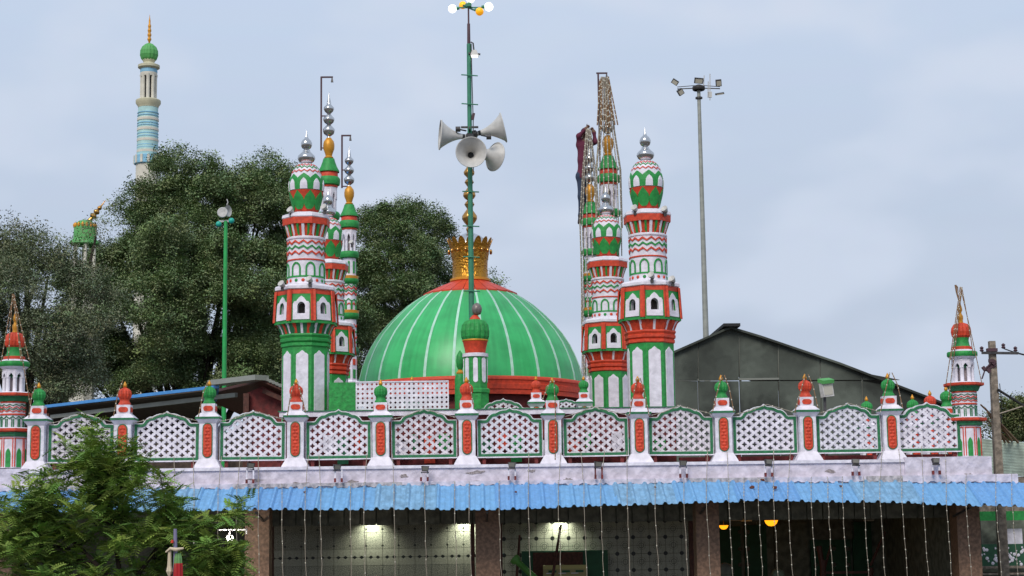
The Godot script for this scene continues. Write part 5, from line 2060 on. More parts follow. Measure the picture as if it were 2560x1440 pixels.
	for q in [[-17, 561], [15, 553]]:
		mb = MB.new()
		var sp := []
		for k in 9:
			var a := -PI / 2 + PI * k / 8
			sp.append(Vector2(maxf(0.0005, cos(a) * 7.5 * T0), sin(a) * 7.5 * T0))
		mb.lathe(sp, 16, 0, false, Vector3(q[0] * T0, H(q[1]), 0.05))
		part(o, "globe", mb, M.turq)
	mb = MB.new()
	mb.lathe([Vector2(12 * T0, 0.03), Vector2(13.5 * T0, 0), Vector2(9 * T0, -0.08), Vector2(3 * T0, -0.2)], 20, 0, false, Vector3(-7 * T0, H(533), 0.1), Basis(Vector3.RIGHT, PI / 2))
	mb.lathe([Vector2(0.001, 0.02), Vector2(12 * T0, 0.03)], 20, 0, false, Vector3(-7 * T0, H(533), 0.1), Basis(Vector3.RIGHT, PI / 2))
	part(o, "horn", mb, M.horn)
	mb = MB.new()
	var bb := Basis(Vector3.UP, 1.1) * Basis(Vector3.RIGHT, PI / 2)
	mb.lathe([Vector2(4 * T0, -0.2), Vector2(11 * T0, -0.05), Vector2(15 * T0, 0)], 20, 0, false, Vector3(6 * T0, H(527), 0.0), bb)
	mb.lathe([Vector2(0.001, -0.12), Vector2(15 * T0, 0.001)], 20, 0, false, Vector3(6 * T0, H(527), 0.0), bb)
	part(o, "horn", mb, M.horn)
	mb = MB.new()
	mb.tube([Vector3(2 * T0, H(512), 0), Vector3(5 * T0, H(506), 0), Vector3(2 * T0, H(498), 0)], 1.4 * T0, 5)
	part(o, "wire_hook", mb, M.horn)
	# high mast floodlight
	d = 78.0
	pos = at(1756, 540, 1500, d)
	pos.y = 0
	Y0 = 0
	o = thing("high_mast_light", "tall tapering grey floodlight mast rising behind the net hall", "floodlight mast", pos)
	lat(o, "pole", M.galv, [[9, 1345], [7.2, 830], [5.2, 420], [4.4, 226]], 16)
	lat(o, "head_ring", M.steel, [[14, 226], [16, 224], [16, 217], [10, 214], [5, 212]], 16)
	lat(o, "collar", M.steel, [[4, 248], [9, 247], [9, 243], [4, 242]], 14)
	for q in [[-54, 222, 1.4], [54, 222, 1.2]]:
		mb = MB.new()
		mb.tube([Vector3(0, H(220), 0), Vector3(q[0] * T0, H(q[1]), 0)], 1.5 * T0, 6)
		mb.tube([Vector3(0, H(213), 0), Vector3(q[0] * T0, H(q[1] - 5), 0)], 1.0 * T0, 6)
		part(o, "arm", mb, M.steel)
	for q in [[-60, 206, 17, 12, 0.6], [-47, 231, 14, 15, -0.6], [0, 203, 22, 14, 0.1], [50, 209, 14, 17, -0.1], [52, 236, 22, 4, -0.15]]:
		mb = MB.new()
		mb.box(Vector3(q[0] * T0, H(q[1]), 0.1), Vector3(q[2] * T0, q[3] * T0, 0.16), Basis(Vector3.BACK, -q[4]) * Basis(Vector3.RIGHT, 0.4))
		var fl := part(o, "floodlight", mb, M.steel)
		mb = MB.new()
		mb.box(Vector3(q[0] * T0, H(q[1] + 0.6), 0.1) + Basis(Vector3.BACK, -q[4]) * Basis(Vector3.RIGHT, 0.4) * Vector3(0, 0, 0.09), Vector3(q[2] * T0 * 0.8, q[3] * T0 * 0.72, 0.02), Basis(Vector3.BACK, -q[4]) * Basis(Vector3.RIGHT, 0.4))
		part(fl, "lens", mb, M.glass)
	for q in [[27, 186, 252], [22, 205, 246], [12, 190, 216]]:
		mb = MB.new()
		mb.tube([Vector3(q[0] * T0, H(q[2]), 0.1), Vector3((q[0] + 2) * T0, H(q[1]), 0.1)], 1.2 * T0, 5)
		part(o, "rod", mb, M.horn)
	mb = MB.new()
	mb.box(Vector3(28 * T0, H(238), 0.1), Vector3(8 * T0, 14 * T0, 0.1))
	part(o, "antenna_panel", mb, M.horn)

# ------------------------------------------------------------------ trees
func leaf_mat(col: Color) -> StandardMaterial3D:
	var m := StandardMaterial3D.new()
	m.albedo_color = col
	m.vertex_color_use_as_albedo = true
	m.roughness = 0.8
	m.metallic_specular = 0.25
	m.backlight_enabled = true
	m.backlight = Color(0.20, 0.26, 0.09)
	m.cull_mode = BaseMaterial3D.CULL_DISABLED
	return m
func spray_mesh(n: int, size: float, leaf: float, sd: int) -> ArrayMesh:
	var r := RandomNumberGenerator.new()
	r.seed = sd
	var mb := MB.new()
	for i in n:
		var p := Vector3(r.randfn(0, 0.4), r.randfn(0, 0.3), r.randfn(0, 0.4)) * size
		var dir := Vector3(r.randf_range(-1, 1), r.randf_range(-0.8, 0.7), r.randf_range(-1, 1)).normalized()
		var side := dir.cross(Vector3(r.randf_range(-1, 1), 1, r.randf_range(-1, 1))).normalized()
		var l := leaf * r.randf_range(0.6, 1.3)
		var w := l * 0.32
		var nn := side.cross(dir)
		if nn.y < 0.0:
			nn = -nn
		nn = (nn * 0.6 + p.normalized() * 0.5 + Vector3(0, 0.35, 0)).normalized()
		mb.tri(p, p + dir * l * 0.5 + side * w, p + dir * l, nn, nn, nn)
		mb.tri(p, p + dir * l, p + dir * l * 0.5 - side * w, nn, nn, nn)
	return mb.mesh()
func tree(called: String, label: String, base_u: float, d: float, blobs: Array, per_m2: float, leaf_mesh: Mesh, m: Material, tint: Color, group := ""):
	var b := P(base_u, 1300, d)
	b.y = 0
	var o := thing(called, label, "tree", b, group)
	var mb := MB.new()
	var fork := Vector3(0.1, 0, 0)
	var low := 1e9
	var cs := []
	for q in blobs:
		var c := P(q[0], q[1], d + q[4]) - b
		var t := T(q[0], q[1], d)
		cs.append([c, q[2] * t, q[3] * t])
		low = minf(low, c.y)
	fork = Vector3(0.15, low * 0.55, 0)
	mb.tube([Vector3.ZERO, fork * 0.5 + Vector3(-0.08, 0, 0), fork], [0.42, 0.34, 0.3], 10)
	for c in cs:
		var mid: Vector3 = fork.lerp(c[0], 0.5) + Vector3(rng.randf_range(-0.3, 0.3), rng.randf_range(0, 0.4), rng.randf_range(-0.3, 0.3))
		mb.tube([fork, mid, c[0]], [0.15, 0.09, 0.03], 6)
	part(o, "trunk", mb, M.bark)
	var xs := []
	var cols := []
	for c in cs:
		var rx: float = c[1]
		var ry: float = c[2]
		var area := PI * rx * ry
		# every blob is broken into smaller clumps of its own so that the crown gets lumps and gaps
		var clumps := []
		var nc := int(maxf(6, area * 1.7))
		for i in nc:
			var dv := Vector3(rng.randfn(), rng.randfn(), rng.randfn()).normalized() * pow(rng.randf(), 0.3)
			if i % 6 == 0:
				clumps.append([c[0] + Vector3(dv.x * rx, dv.y * ry, dv.z * rx) * rng.randf_range(1.1, 1.35), rng.randf_range(0.22, 0.42)])
				continue
			clumps.append([c[0] + Vector3(dv.x * rx, dv.y * ry, dv.z * rx), rng.randf_range(0.5, 0.95)])
		var n := int(area * per_m2)
		for i in n:
			var cl = clumps[rng.randi() % nc]
			var dv: Vector3 = Vector3(rng.randfn(), absf(rng.randfn()) - 0.35, rng.randfn()).normalized() * pow(rng.randf(), 0.3) * cl[1] * Vector3(1.0, 0.8, 1.0)
			var p: Vector3 = cl[0] + dv
			var bs := Basis.from_euler(Vector3(rng.randf_range(-0.6, 0.6), rng.randf() * TAU, rng.randf_range(-0.6, 0.6))).scaled(Vector3.ONE * rng.randf_range(0.7, 1.3))
			xs.append(Transform3D(bs, p))
			# leaf to leaf variation only, the same everywhere in the crown
			cols.append(Color(tint.r * rng.randf_range(0.85, 1.15), tint.g * rng.randf_range(0.9, 1.1), tint.b * rng.randf_range(0.85, 1.15)))
	var mm := MultiMesh.new()
	mm.transform_format = MultiMesh.TRANSFORM_3D
	mm.use_colors = true
	mm.mesh = leaf_mesh
	mm.instance_count = xs.size()
	for i in xs.size():
		mm.set_instance_transform(i, xs[i])
		mm.set_instance_color(i, cols[i])
	var mi := MultiMeshInstance3D.new()
	mi.name = "crown"
	mi.set_meta("kind", "stuff")
	mi.multimesh = mm
	mi.material_override = m
	o.add_child(mi)
func make_trees():
	var lm := leaf_mat(Color(1, 1, 1))
	var sp := spray_mesh(64, 0.34, 0.062, 4)
	var sp2 := spray_mesh(54, 0.36, 0.052, 5)
	var main := [[462, 440, 66, 62, 0], [400, 540, 56, 64, 0], [500, 520, 90, 80, -1], [585, 480, 62, 58, 1], [680, 460, 66, 64, 0], [640, 545, 90, 80, -1], [335, 610, 64, 74, 0],
		[460, 640, 120, 100, -2], [600, 660, 120, 110, -2], [312, 690, 90, 84, -1], [262, 690, 56, 56, 0], [700, 640, 60, 100, 0], [400, 770, 130, 100, -2.5], [540, 790, 130, 110, -2.5],
		[270, 800, 100, 110, -1], [660, 800, 90, 110, -1], [330, 900, 140, 90, -2], [520, 910, 150, 90, -2.5], [220, 940, 110, 80, -1], [660, 920, 90, 80, -1], [760, 700, 60, 120, 2], [840, 820, 70, 140, 3], [560, 900, 160, 110, 2], [330, 860, 150, 120, 2], [185, 690, 50, 44, 0], [368, 492, 34, 30, 0], [350, 540, 40, 40, 0]]
	tree("broad_tree", "huge dense dark green tree filling the view behind the green lamp pole", 470, 60.0, main, 165.0, sp, lm, Color(0.182, 0.244, 0.112), "big trees behind the shrine")
	var right := [[1000, 560, 52, 44, 0], [945, 590, 60, 54, 0], [1055, 555, 44, 36, 0], [1080, 600, 44, 36, 0], [1000, 640, 84, 60, -1], [1090, 655, 38, 30, 0], [920, 690, 70, 80, -1], [1030, 720, 80, 56, -1], [960, 790, 80, 70, -1.5], [1060, 780, 80, 60, -1], [930, 880, 70, 80, -1], [1120, 700, 40, 26, 1], [1230, 716, 18, 14, 2], [890, 760, 50, 90, 2], [1060, 850, 90, 70, 0]]
	tree("broad_tree", "rounded dark green tree directly behind the dome and its golden crown", 1000, 66.0, right, 135.0, sp, lm, Color(0.166, 0.226, 0.104), "big trees behind the shrine")
	var left := [[40, 640, 90, 46, 0], [-40, 660, 90, 70, 0], [120, 690, 80, 56, 0], [40, 740, 120, 80, -1], [150, 780, 76, 80, -1], [20, 840, 120, 90, -1], [160, 880, 74, 80, -1], [80, 930, 120, 70, -1], [200, 860, 36, 60, 0], [-60, 780, 80, 120, 0], [205, 715, 50, 46, 1], [222, 790, 44, 60, 1], [240, 592, 22, 24, 2], [172, 965, 56, 60, 1]]
	tree("feathery_tree", "grey green feathery tree behind the corner turret with wispy sprigs against the sky", 40, 48.0, left, 150.0, sp2, lm, Color(0.190, 0.220, 0.130))
	var wisps := [[60, 585, 40, 12, 0], [20, 610, 40, 16, 0], [110, 640, 40, 14, 0], [-10, 575, 30, 14, 0]]
	tree("feathery_tree", "thin wispy sapling crown standing up behind the grey green feathery tree", 30, 50.0, wisps, 60.0, sp2, lm, Color(0.145, 0.155, 0.11))
	var far := [[2540, 1040, 44, 34, 0], [2590, 1030, 60, 50, 0], [2530, 1085, 46, 40, 0], [2600, 1090, 60, 50, 0]]
	tree("roadside_tree", "dark green tree behind the utility pole and pale corrugated wall", 2570, 55.0, far, 150.0, sp, lm, Color(0.135, 0.165, 0.07))
	make_sapling(lm)
func make_sapling(lm: Material):
	var d := 14.0
	var b := P(300, 1440, d)
	b.y = 0
	var o := thing("young_tree", "young leafy tree with fern like leaves standing in front of the veranda", "tree", b)
	# one pinnate leaf
	var fm := MB.new()
	var ln := 0.135
	for i in 6:
		var k := (i + 1) / 6.3
		var z := ln * k
		var drop := -0.05 * k * k
		var l := 0.047 * (1.0 - 0.45 * absf(k - 0.45))
		for s in [-1, 1]:
			var p := Vector3(0, drop, z)
			var dir := Vector3(s, -0.18, 0.55).normalized()
			var side := Vector3(0, 1, 0).cross(dir).normalized()
			var nn := (Vector3(0, 1, 0) + dir * 0.25).normalized()
			var w := l * 0.19
			fm.tri(p, p + dir * l * 0.45 + side * w, p + dir * l, nn, nn, nn)
			fm.tri(p, p + dir * l, p + dir * l * 0.45 - side * w, nn, nn, nn)
	fm.tube([Vector3.ZERO, Vector3(0, -0.012, ln * 0.5), Vector3(0, -0.05, ln)], 0.0018, 3)
	var frond := fm.mesh()
	var tips := [[228, 1052], [200, 1075], [262, 1090], [150, 1110], [300, 1110], [345, 1105], [230, 1130], [180, 1150], [110, 1170], [70, 1190], [280, 1160], [340, 1160], [380, 1150], [400, 1185], [140, 1210], [220, 1205], [300, 1220], [350, 1225], [420, 1230], [455, 1240], [40, 1230], [90, 1260], [180, 1265], [260, 1270], [330, 1280], [400, 1285], [15, 1290], [70, 1320], [140, 1320], [210, 1330], [290, 1335], [360, 1340], [450, 1300], [500, 1310], [545, 1290], [585, 1265], [600, 1250], [575, 1320], [520, 1350], [440, 1370], [20, 1370], [90, 1390], [170, 1395], [250, 1400], [330, 1405], [560, 1380], [590, 1410], [500, 1410], [610, 1440], [40, 1430], [130, 1440], [220, 1450], [310, 1450], [400, 1440], [480, 1450], [560, 1450], [-30, 1330], [-30, 1250], [-40, 1400], [120, 1480], [300, 1500], [470, 1490], [600, 1490], [20, 1490]]
	for k in 64:
		var vv := rng.randf_range(1140, 1450)
		var hw := lerpf(90, 330, clampf((vv - 1140) / 160.0, 0, 1))
		tips.append([clampf(240 + rng.randf_range(-hw, hw * 0.85), -40, 520), vv])
	for k in 14:
		tips.append([rng.randf_range(500, 615), rng.randf_range(1310, 1450)])
	var mb := MB.new()
	var stems := [[300, 1440, 250, 1180], [330, 1460, 420, 1330], [270, 1440, 100, 1300], [380, 1500, 560, 1400]]
	var joints := []
	for s in stems:
		var a := Vector3(rng.randf_range(-0.05, 0.05), 0, rng.randf_range(-0.05, 0.05))
		var m := P(s[0], s[1], d) - b
		var e := P(s[2], s[3], d) - b
		mb.tube([a, a.lerp(m, 0.5) + Vector3(0.03, 0, 0.02), m, m.lerp(e, 0.5) + Vector3(0.02, 0.03, 0), e], [0.035, 0.03, 0.022, 0.016, 0.008], 7)
		for k in 5:
			joints.append(m.lerp(e, k / 4.0))
	var lampgap := P(574, 1345, d)
	var xs := []
	var cols := []
	for t in tips:
		var tip := P(t[0], t[1], d + rng.randf_range(-0.5, 0.5)) - b
		var best: Vector3 = joints[0]
		for j in joints:
			if j.distance_to(tip) + maxf(0, j.y - tip.y) * 2.0 < best.distance_to(tip) + maxf(0, best.y - tip.y) * 2.0:
				best = j
		var mid := best.lerp(tip, 0.55) + Vector3(rng.randf_range(-0.04, 0.04), rng.randf_range(-0.06, 0.02), rng.randf_range(-0.05, 0.05))
		mb.tube([best, mid, tip], [0.009, 0.006, 0.002], 5)
		var nf := rng.randi_range(40, 56)
		for i in nf:
			var k := rng.randf_range(0.25, 1.0)
			var p := mid.lerp(tip, (k - 0.5) * 2.0) if k > 0.5 else best.lerp(mid, k * 2.0)
			if best.distance_to(tip) > 0.5 and k < 0.5:
				p = mid.lerp(tip, rng.randf())
			p += Vector3(rng.randfn(), rng.randfn(), rng.randfn()) * 0.035
			# the boughs part where the photograph lets the veranda lamp through
			if Vector2(p.x + b.x - lampgap.x, (p.y + b.y - lampgap.y)).length() < 0.10:
				continue
			var yaw := rng.randf() * TAU
			var pitch := rng.randf_range(-1.0, 0.4)
			var bs := Basis(Vector3.UP, yaw) * Basis(Vector3.RIGHT, pitch) * Basis(Vector3.BACK, rng.randf_range(-0.5, 0.5))
			xs.append(Transform3D(bs.scaled(Vector3.ONE * rng.randf_range(0.6, 1.1)), p))
			cols.append(Color(0.172 * rng.randf_range(0.8, 1.2), 0.268 * rng.randf_range(0.9, 1.1), 0.055 * rng.randf_range(0.8, 1.2)))
	part(o, "stem", mb, M.bark)
	var mm := MultiMesh.new()
	mm.transform_format = MultiMesh.TRANSFORM_3D
	mm.use_colors = true
	mm.mesh = frond
	mm.instance_count = xs.size()
	for i in xs.size():
		mm.set_instance_transform(i, xs[i])
		mm.set_instance_color(i, cols[i])
	var mi := MultiMeshInstance3D.new()
	mi.name = "crown"
	mi.set_meta("kind", "stuff")
	mi.multimesh = mm
	mi.material_override = lm
	o.add_child(mi)

# ------------------------------------------------------------------ street furniture and odds and ends
func make_street():
	# utility pole
	var d := 27.4
	var pos := at(2489, 1040, 1500, d)
	pos.y = 0
	Y0 = 0
	var o := thing("utility_pole", "square concrete utility pole with crossarm and wires next to the corner turret", "utility pole", pos)
	var mb := MB.new()
	mb.frustum(0.0, H(853), Vector2(13 * T0, 13 * T0), Vector2(7.5 * T0, 7.5 * T0))
	part(o, "pole", mb, M.concrete)
	mb = MB.new()
	seg_box(mb, Vector3(-30 * T0, H(883), 0.08), Vector3(62 * T0, H(885), 0.08), 0.05, 6 * T0)
	part(o, "crossarm", mb, M.steel)
	mb = MB.new()
	mb.box(Vector3(-4 * T0, H(876), 0.07), Vector3(26 * T0, 8 * T0, 0.08))
	part(o, "bracket", mb, M.plum)
	mb = MB.new()
	for k in 7:
		var a := k * 0.9
		mb.box(Vector3((-8 + 9 * sin(a)) * T0, H(903 + k * 4.0), 0.06 + 0.02 * cos(a)), Vector3(12 * T0, 8 * T0, 0.05), Basis(Vector3.BACK, a))
	part(o, "wire_bundle", mb, M.plum)
	for q in [[-30, 883], [25, 876], [55, 884]]:
		mb = MB.new()
		mb.lathe([Vector2(0.02, 0), Vector2(0.035, 0.02), Vector2(0.02, 0.04), Vector2(0.035, 0.06), Vector2(0.01, 0.085)], 10, 0, false, Vector3(q[0] * T0, H(q[1] - 3), 0.08))
		part(o, "insulator", mb, M.plum)
	mb = MB.new()
	mb.tube([Vector3(-6 * T0, H(905), 0.08), Vector3(-25 * T0, H(925), 0.1), Vector3(-34 * T0, H(948), 0.1)], 0.012, 5)
	mb.box(Vector3(-28 * T0, H(922), 0.1), Vector3(8 * T0, 10 * T0, 0.04), Basis(Vector3.BACK, 0.6))
	part(o, "stay", mb, M.plum)
	var i := 0
	for q in [[[56, 884, 0], [90, 893, 0], [150, 905, 0], [0.014]], [[4, 975, 0], [35, 995, 0], [62, 1013, 0], [150, 1040, 0], [0.022]], [[25, 873, 0], [38, 878, 0.1], [50, 882, 0], [0.01]], [[10, 960, 0], [12, 1000, 0], [9, 1060, 0], [0.007]], [[6, 1035, 0], [40, 1025, 0], [120, 1000, 0], [0.012]]]:
		var pts := []
		for k in q.size() - 1:
			pts.append(pos + Vector3(q[k][0] * T0, H(q[k][1]), 0.09))
		var w := thing("overhead_wire", "dark wire slung from the utility pole", "wire", pts[0], "wires on the utility pole")
		mb = MB.new()
		for k in pts.size():
			pts[k] -= w.position
		mb.tube(pts, q[-1][0], 5)
		part(w, "cable", mb, M.dark if i != 4 else M.cord)
		i += 1
	for q in [[2452, 1012, 2545, 1112], [2462, 1020, 2530, 1108], [2456, 1040, 2522, 1112], [2468, 1030, 2512, 1111]]:
		var a := P(q[0], q[1], 27.15)
		var b := P(q[2], q[3] - 6, 29.46)
		var bo := thing("bamboo_pole", "thin tan bamboo pole leaning behind the corner turret", "pole", b, "bamboo poles by the utility pole")
		mb = MB.new()
		mb.tube([Vector3.ZERO, (a - b) * 0.5 + Vector3(0, 0.02, 0), a - b], [0.02, 0.017, 0.013], 6)
		part(bo, "cane", mb, M.rope)
		mb = MB.new()
		mb.tube([(a - b) * 0.46, (a - b) * 0.48], 0.021, 6)
		part(bo, "node_ring", mb, M.wood)
	# pale corrugated wall
	var wl := P(2420, 1150, 29.5)
	var wr := P(2700, 1150, 29.5)
	o = thing("corrugated_wall", "pale green corrugated sheet wall behind the utility pole", "wall", Vector3(wl.x, 0, -29.5))
	var wt := P(2530, 1106, 29.5).y
	var wb := P(2530, 1192, 29.5).y
	var n := 12
	for k in n:
		mb = MB.new()
		var y0 := lerpf(wb, wt, float(k) / n)
		var y1 := lerpf(wb, wt, float(k + 1) / n)
		mb.box(Vector3((wr.x - wl.x) / 2, (y0 + y1) / 2, 0), Vector3(wr.x - wl.x, (y1 - y0) * 0.92, 0.03), Basis(Vector3.BACK, -0.10) * Basis(Vector3.RIGHT, 0.35))
		part(o, "sheet_rib", mb, M.paleiron)
	mb = MB.new()
	mb.box(Vector3((wr.x - wl.x) / 2, wb / 2, -0.06), Vector3(wr.x - wl.x, wb, 0.1))
	part(o, "footing", mb, M.concrete)
	# stall under the far end of the awning
	var sp := P(2515, 1440, 28.6)
	sp.y = 0
	o = thing("roadside_stall", "little stall with a green fascia and patterned cloth behind the last pillar", "stall", sp)
	for q in [["fascia", 2440, 2600, 1278, 1301, 28.3, 28.4, M.green], ["back_board", 2440, 2620, 1300, 1500, 28.9, 29.0, M.hall], ["white_board", 2496, 2556, 1322, 1362, 28.5, 28.55, M.white], ["shelf", 2440, 2600, 1415, 1421, 28.3, 28.8, M.concrete], ["lower_shelf", 2440, 2600, 1432, 1437, 28.3, 28.8, M.concrete]]:
		mb = MB.new()
		fbox(mb, q[1], q[2], q[3], q[4], q[5], q[6], 2515)
		var pp := part(o, q[0], mb, q[7])
		pp.position = -sp
	mb = MB.new()
	var cm = M.hallgreen
	fbox(mb, 2440, 2600, 1360, 1415, 28.42, 28.46, 2515)
	var cl := part(o, "cloth", mb, cm)
	cl.position = -sp
	var r2 := RandomNumberGenerator.new()
	r2.seed = 5
	mb = MB.new()
	for k in 60:
		var p := P(r2.randf_range(2442, 2590), r2.randf_range(1366, 1412), 28.41) - sp
		mb.lathe([Vector2(r2.randf_range(0.012, 0.03), 0), Vector2(0.001, 0.008)], 6, r2.randf(), false, p, Basis(Vector3.RIGHT, PI / 2))
	part(o, "cloth_flowers", mb, M.white)
	for u in [2448, 2590]:
		mb = MB.new()
		var x := P(u, 1350, 28.6).x - sp.x
		mb.box(Vector3(x, 1.4, 0), Vector3(0.06, 2.8, 0.06))
		part(o, "stall_post", mb, M.steel)
	# green-topped lamp behind the parapet
	var lp := P(2066, 968, 27.6)
	var yb := P(1168, 1166, 26.45).y
	o = thing("box_floodlight", "square floodlight with a green hood on a post behind the parapet", "floodlight", Vector3(lp.x, yb, -27.6))
	var t := T(2066, 968, 27.6)
	mb = MB.new()
	var bsx := Basis(Vector3.BACK, 0.12) * Basis(Vector3.UP, 0.35)
	mb.box(Vector3(0, lp.y - yb - 0.04, 0), Vector3(30 * t, 36 * t, 0.1), bsx)
	part(o, "housing", mb, M.horn)
	mb = MB.new()
	mb.box(Vector3(0, lp.y - yb - 0.04, 0) + bsx * Vector3(0, 0, 0.052), Vector3(24 * t, 28 * t, 0.008), bsx)
	part(o, "glass", mb, M.glass)
	mb = MB.new()
	mb.box(Vector3(-0.01, lp.y - yb + 0.1, 0.02), Vector3(33 * t, 9 * t, 0.16), bsx * Basis(Vector3.RIGHT, 0.3))
	part(o, "hood", mb, M.lime)
	mb = MB.new()
	mb.box(Vector3(-0.03, (lp.y - yb - 0.1) / 2, -0.03), Vector3(0.04, lp.y - yb - 0.1, 0.04))
	part(o, "post", mb, M.steel)
	# posts of the side parapet, seen past the end of the front one
	var gp: Node3D = get_node("parapet_post")
	var rp: Node3D = get_node("parapet_post_001")
	for q in [[2366, 29.0, 0], [2325, 30.0, 1], [2281, 30.9, 0], [2166, 31.2, 0]]:
		var pp := P(q[0], 1000, q[1])
		pp.y = yb
		copy(gp if q[2] == 0 else rp, pp, "green domed post of the side parapet, mostly hidden by the front lattice" if q[2] == 0 else "red domed post of the side parapet, mostly hidden by the front lattice", "posts of the side parapet")
	var vb: Node3D = get_node("veranda_building")
	mb = MB.new()
	var xa := P(1700, 1150, 27.2).x
	var xb := P(2478, 1150, 26.2).x
	mb.box(Vector3((xa + xb) / 2, yb - 0.06, -30.6), Vector3(xb - xa, 0.1, 6.9))
	part(vb, "roof_slab", mb, M.concrete)
	mb = MB.new()
	mb.box(Vector3((xa + xb) / 2, yb + 0.06, -27.3), Vector3(xb - xa, 0.14, 0.1))
	part(vb, "roof_kerb", mb, M.maroon)
	# flag bundle on a pole in front of the sapling
	d = 13.3
	var fp := P(438, 1400, d)
	o = thing("flag_bundle", "green and red cloth flag tied round a grey pole in front of the young tree", "flag", Vector3(fp.x, 0, -d))
	t = T(438, 1400, d)
	var hy := func(v: float) -> float: return P(438, v, d).y
	mb = MB.new()
	mb.tube([Vector3(0.02, 0, 0), Vector3(0, hy.call(1380), 0), Vector3(-0.003, hy.call(1322), 0)], [0.03, 5.2 * t, 4.2 * t], 10)
	part(o, "pole", mb, mat(Color(0.48, 0.46, 0.58), 0.6))
	mb = MB.new()
	var pr := [Vector2(11 * t, hy.call(1440)), Vector2(11 * t, hy.call(1410)), Vector2(10 * t, hy.call(1395)), Vector2(7 * t, hy.call(1383))]
	mb.lathe(pr, 28, 0, false, Vector3(8 * t, 0, 0.01), Basis(), 7, 0.25)
	part(o, "green_cloth", mb, M.flaggreen)
	mb = MB.new()
	mb.lathe([Vector2(13 * t, hy.call(1500)), Vector2(12.4 * t, hy.call(1440)), Vector2(11.3 * t, hy.call(1408))], 28, 0, false, Vector3(9 * t, 0, 0.012), Basis(), 7, 0.25)
	part(o, "red_cloth", mb, M.flagred)
	mb = MB.new()
	mb.lathe([Vector2(2 * t, hy.call(1442)), Vector2(9 * t, hy.call(1428)), Vector2(6 * t, hy.call(1415)), Vector2(5 * t, hy.call(1395)), Vector2(4 * t, hy.call(1372))], 20, 0, false, Vector3(-13 * t, 0, 0.02), Basis(), 5, 0.3)
	part(o, "cream_cloth", mb, M.flagcream)
	mb = MB.new()
	mb.tube([Vector3(-22 * t, hy.call(1380), 0.03), Vector3(-10 * t, hy.call(1371), 0.04), Vector3(4 * t, hy.call(1374), 0.05), Vector3(22 * t, hy.call(1371), 0.03)], [2 * t, 4 * t, 5 * t, 2.5 * t], 8)
	part(o, "knot", mb, M.flagcream)
	mb = MB.new()
	mb.tube([Vector3(-7 * t, hy.call(1357), 0.03), Vector3(-5 * t, hy.call(1350), 0.03)], [4 * t, 3 * t], 8)
	part(o, "tassel", mb, M.cap)
	# lit lamp seen through the sapling
	var kp := P(574, 1345, 26.0)
	o = thing("veranda_lamp", "bright white lamp on a pale frame under the awning behind the young tree", "lamp", kp)
	mb = MB.new()
	var sph := []
	for k in 9:
		var a := -PI / 2 + PI * k / 8
		sph.append(Vector2(maxf(0.0005, cos(a) * 0.06), sin(a) * 0.05))
	mb.lathe(sph, 16)
	part(o, "lamp_globe", mb, M.lampwhite)
	mb = MB.new()
	mb.box(Vector3(0.05, 0.12, 0), Vector3(0.42, 0.02, 0.03))
	mb.box(Vector3(0.25, 0.09, 0), Vector3(0.02, 0.07, 0.03))
	mb.box(Vector3(0.0, 0.08, -0.02), Vector3(0.02, 0.08, 0.02))
	part(o, "frame", mb, M.white)
	mb = MB.new()
	mb.tube([Vector3(0.05, 0.12, 0), Vector3(0.05, 0.42, -0.1)], 0.008, 5)
	part(o, "hanger", mb, M.dark)
	var om := OmniLight3D.new()
	om.name = "glow"
	om.light_energy = 0.25
	om.light_color = Color(1, 0.97, 0.9)
	om.light_size = 0.06
	om.omni_range = 12
	om.shadow_enabled = true
	o.add_child(om)
	om.position = Vector3(0, -0.01, 0.09)

# ------------------------------------------------------------------ fairy light strings and ropes
func string_of(pts: Array, rad: float, bulb_gap: float, bulb_r: float, called: String, label: String, group: String, m: Material):
	var o := thing(called, label, "light string" if called == "light_string" else "rope", pts[0], group)
	var q := []
	for p in pts:
		q.append(p - pts[0])
	var mb := MB.new()
	mb.tube(q, rad, 4)
	part(o, "cord", mb, m)
	if bulb_gap <= 0.0:
		return
	mb = MB.new()
	var carry := bulb_gap * rng.randf()
	for i in q.size() - 1:
		var l: float = q[i].distance_to(q[i + 1])
		while carry < l:
			var p: Vector3 = q[i].lerp(q[i + 1], carry / l)
			mb.lathe([Vector2(0.001, -bulb_r * 1.5), Vector2(bulb_r, -bulb_r * 0.3), Vector2(bulb_r * 0.7, bulb_r), Vector2(0.001, bulb_r * 1.4)], 5, 0, false, p)
			carry += bulb_gap * rng.randf_range(0.8, 1.2)
		carry -= l
	if mb.v.size() > 0:
		var bo := part(o, "bulbs", mb, M.bulb)
		bo.set_meta("kind", "stuff")
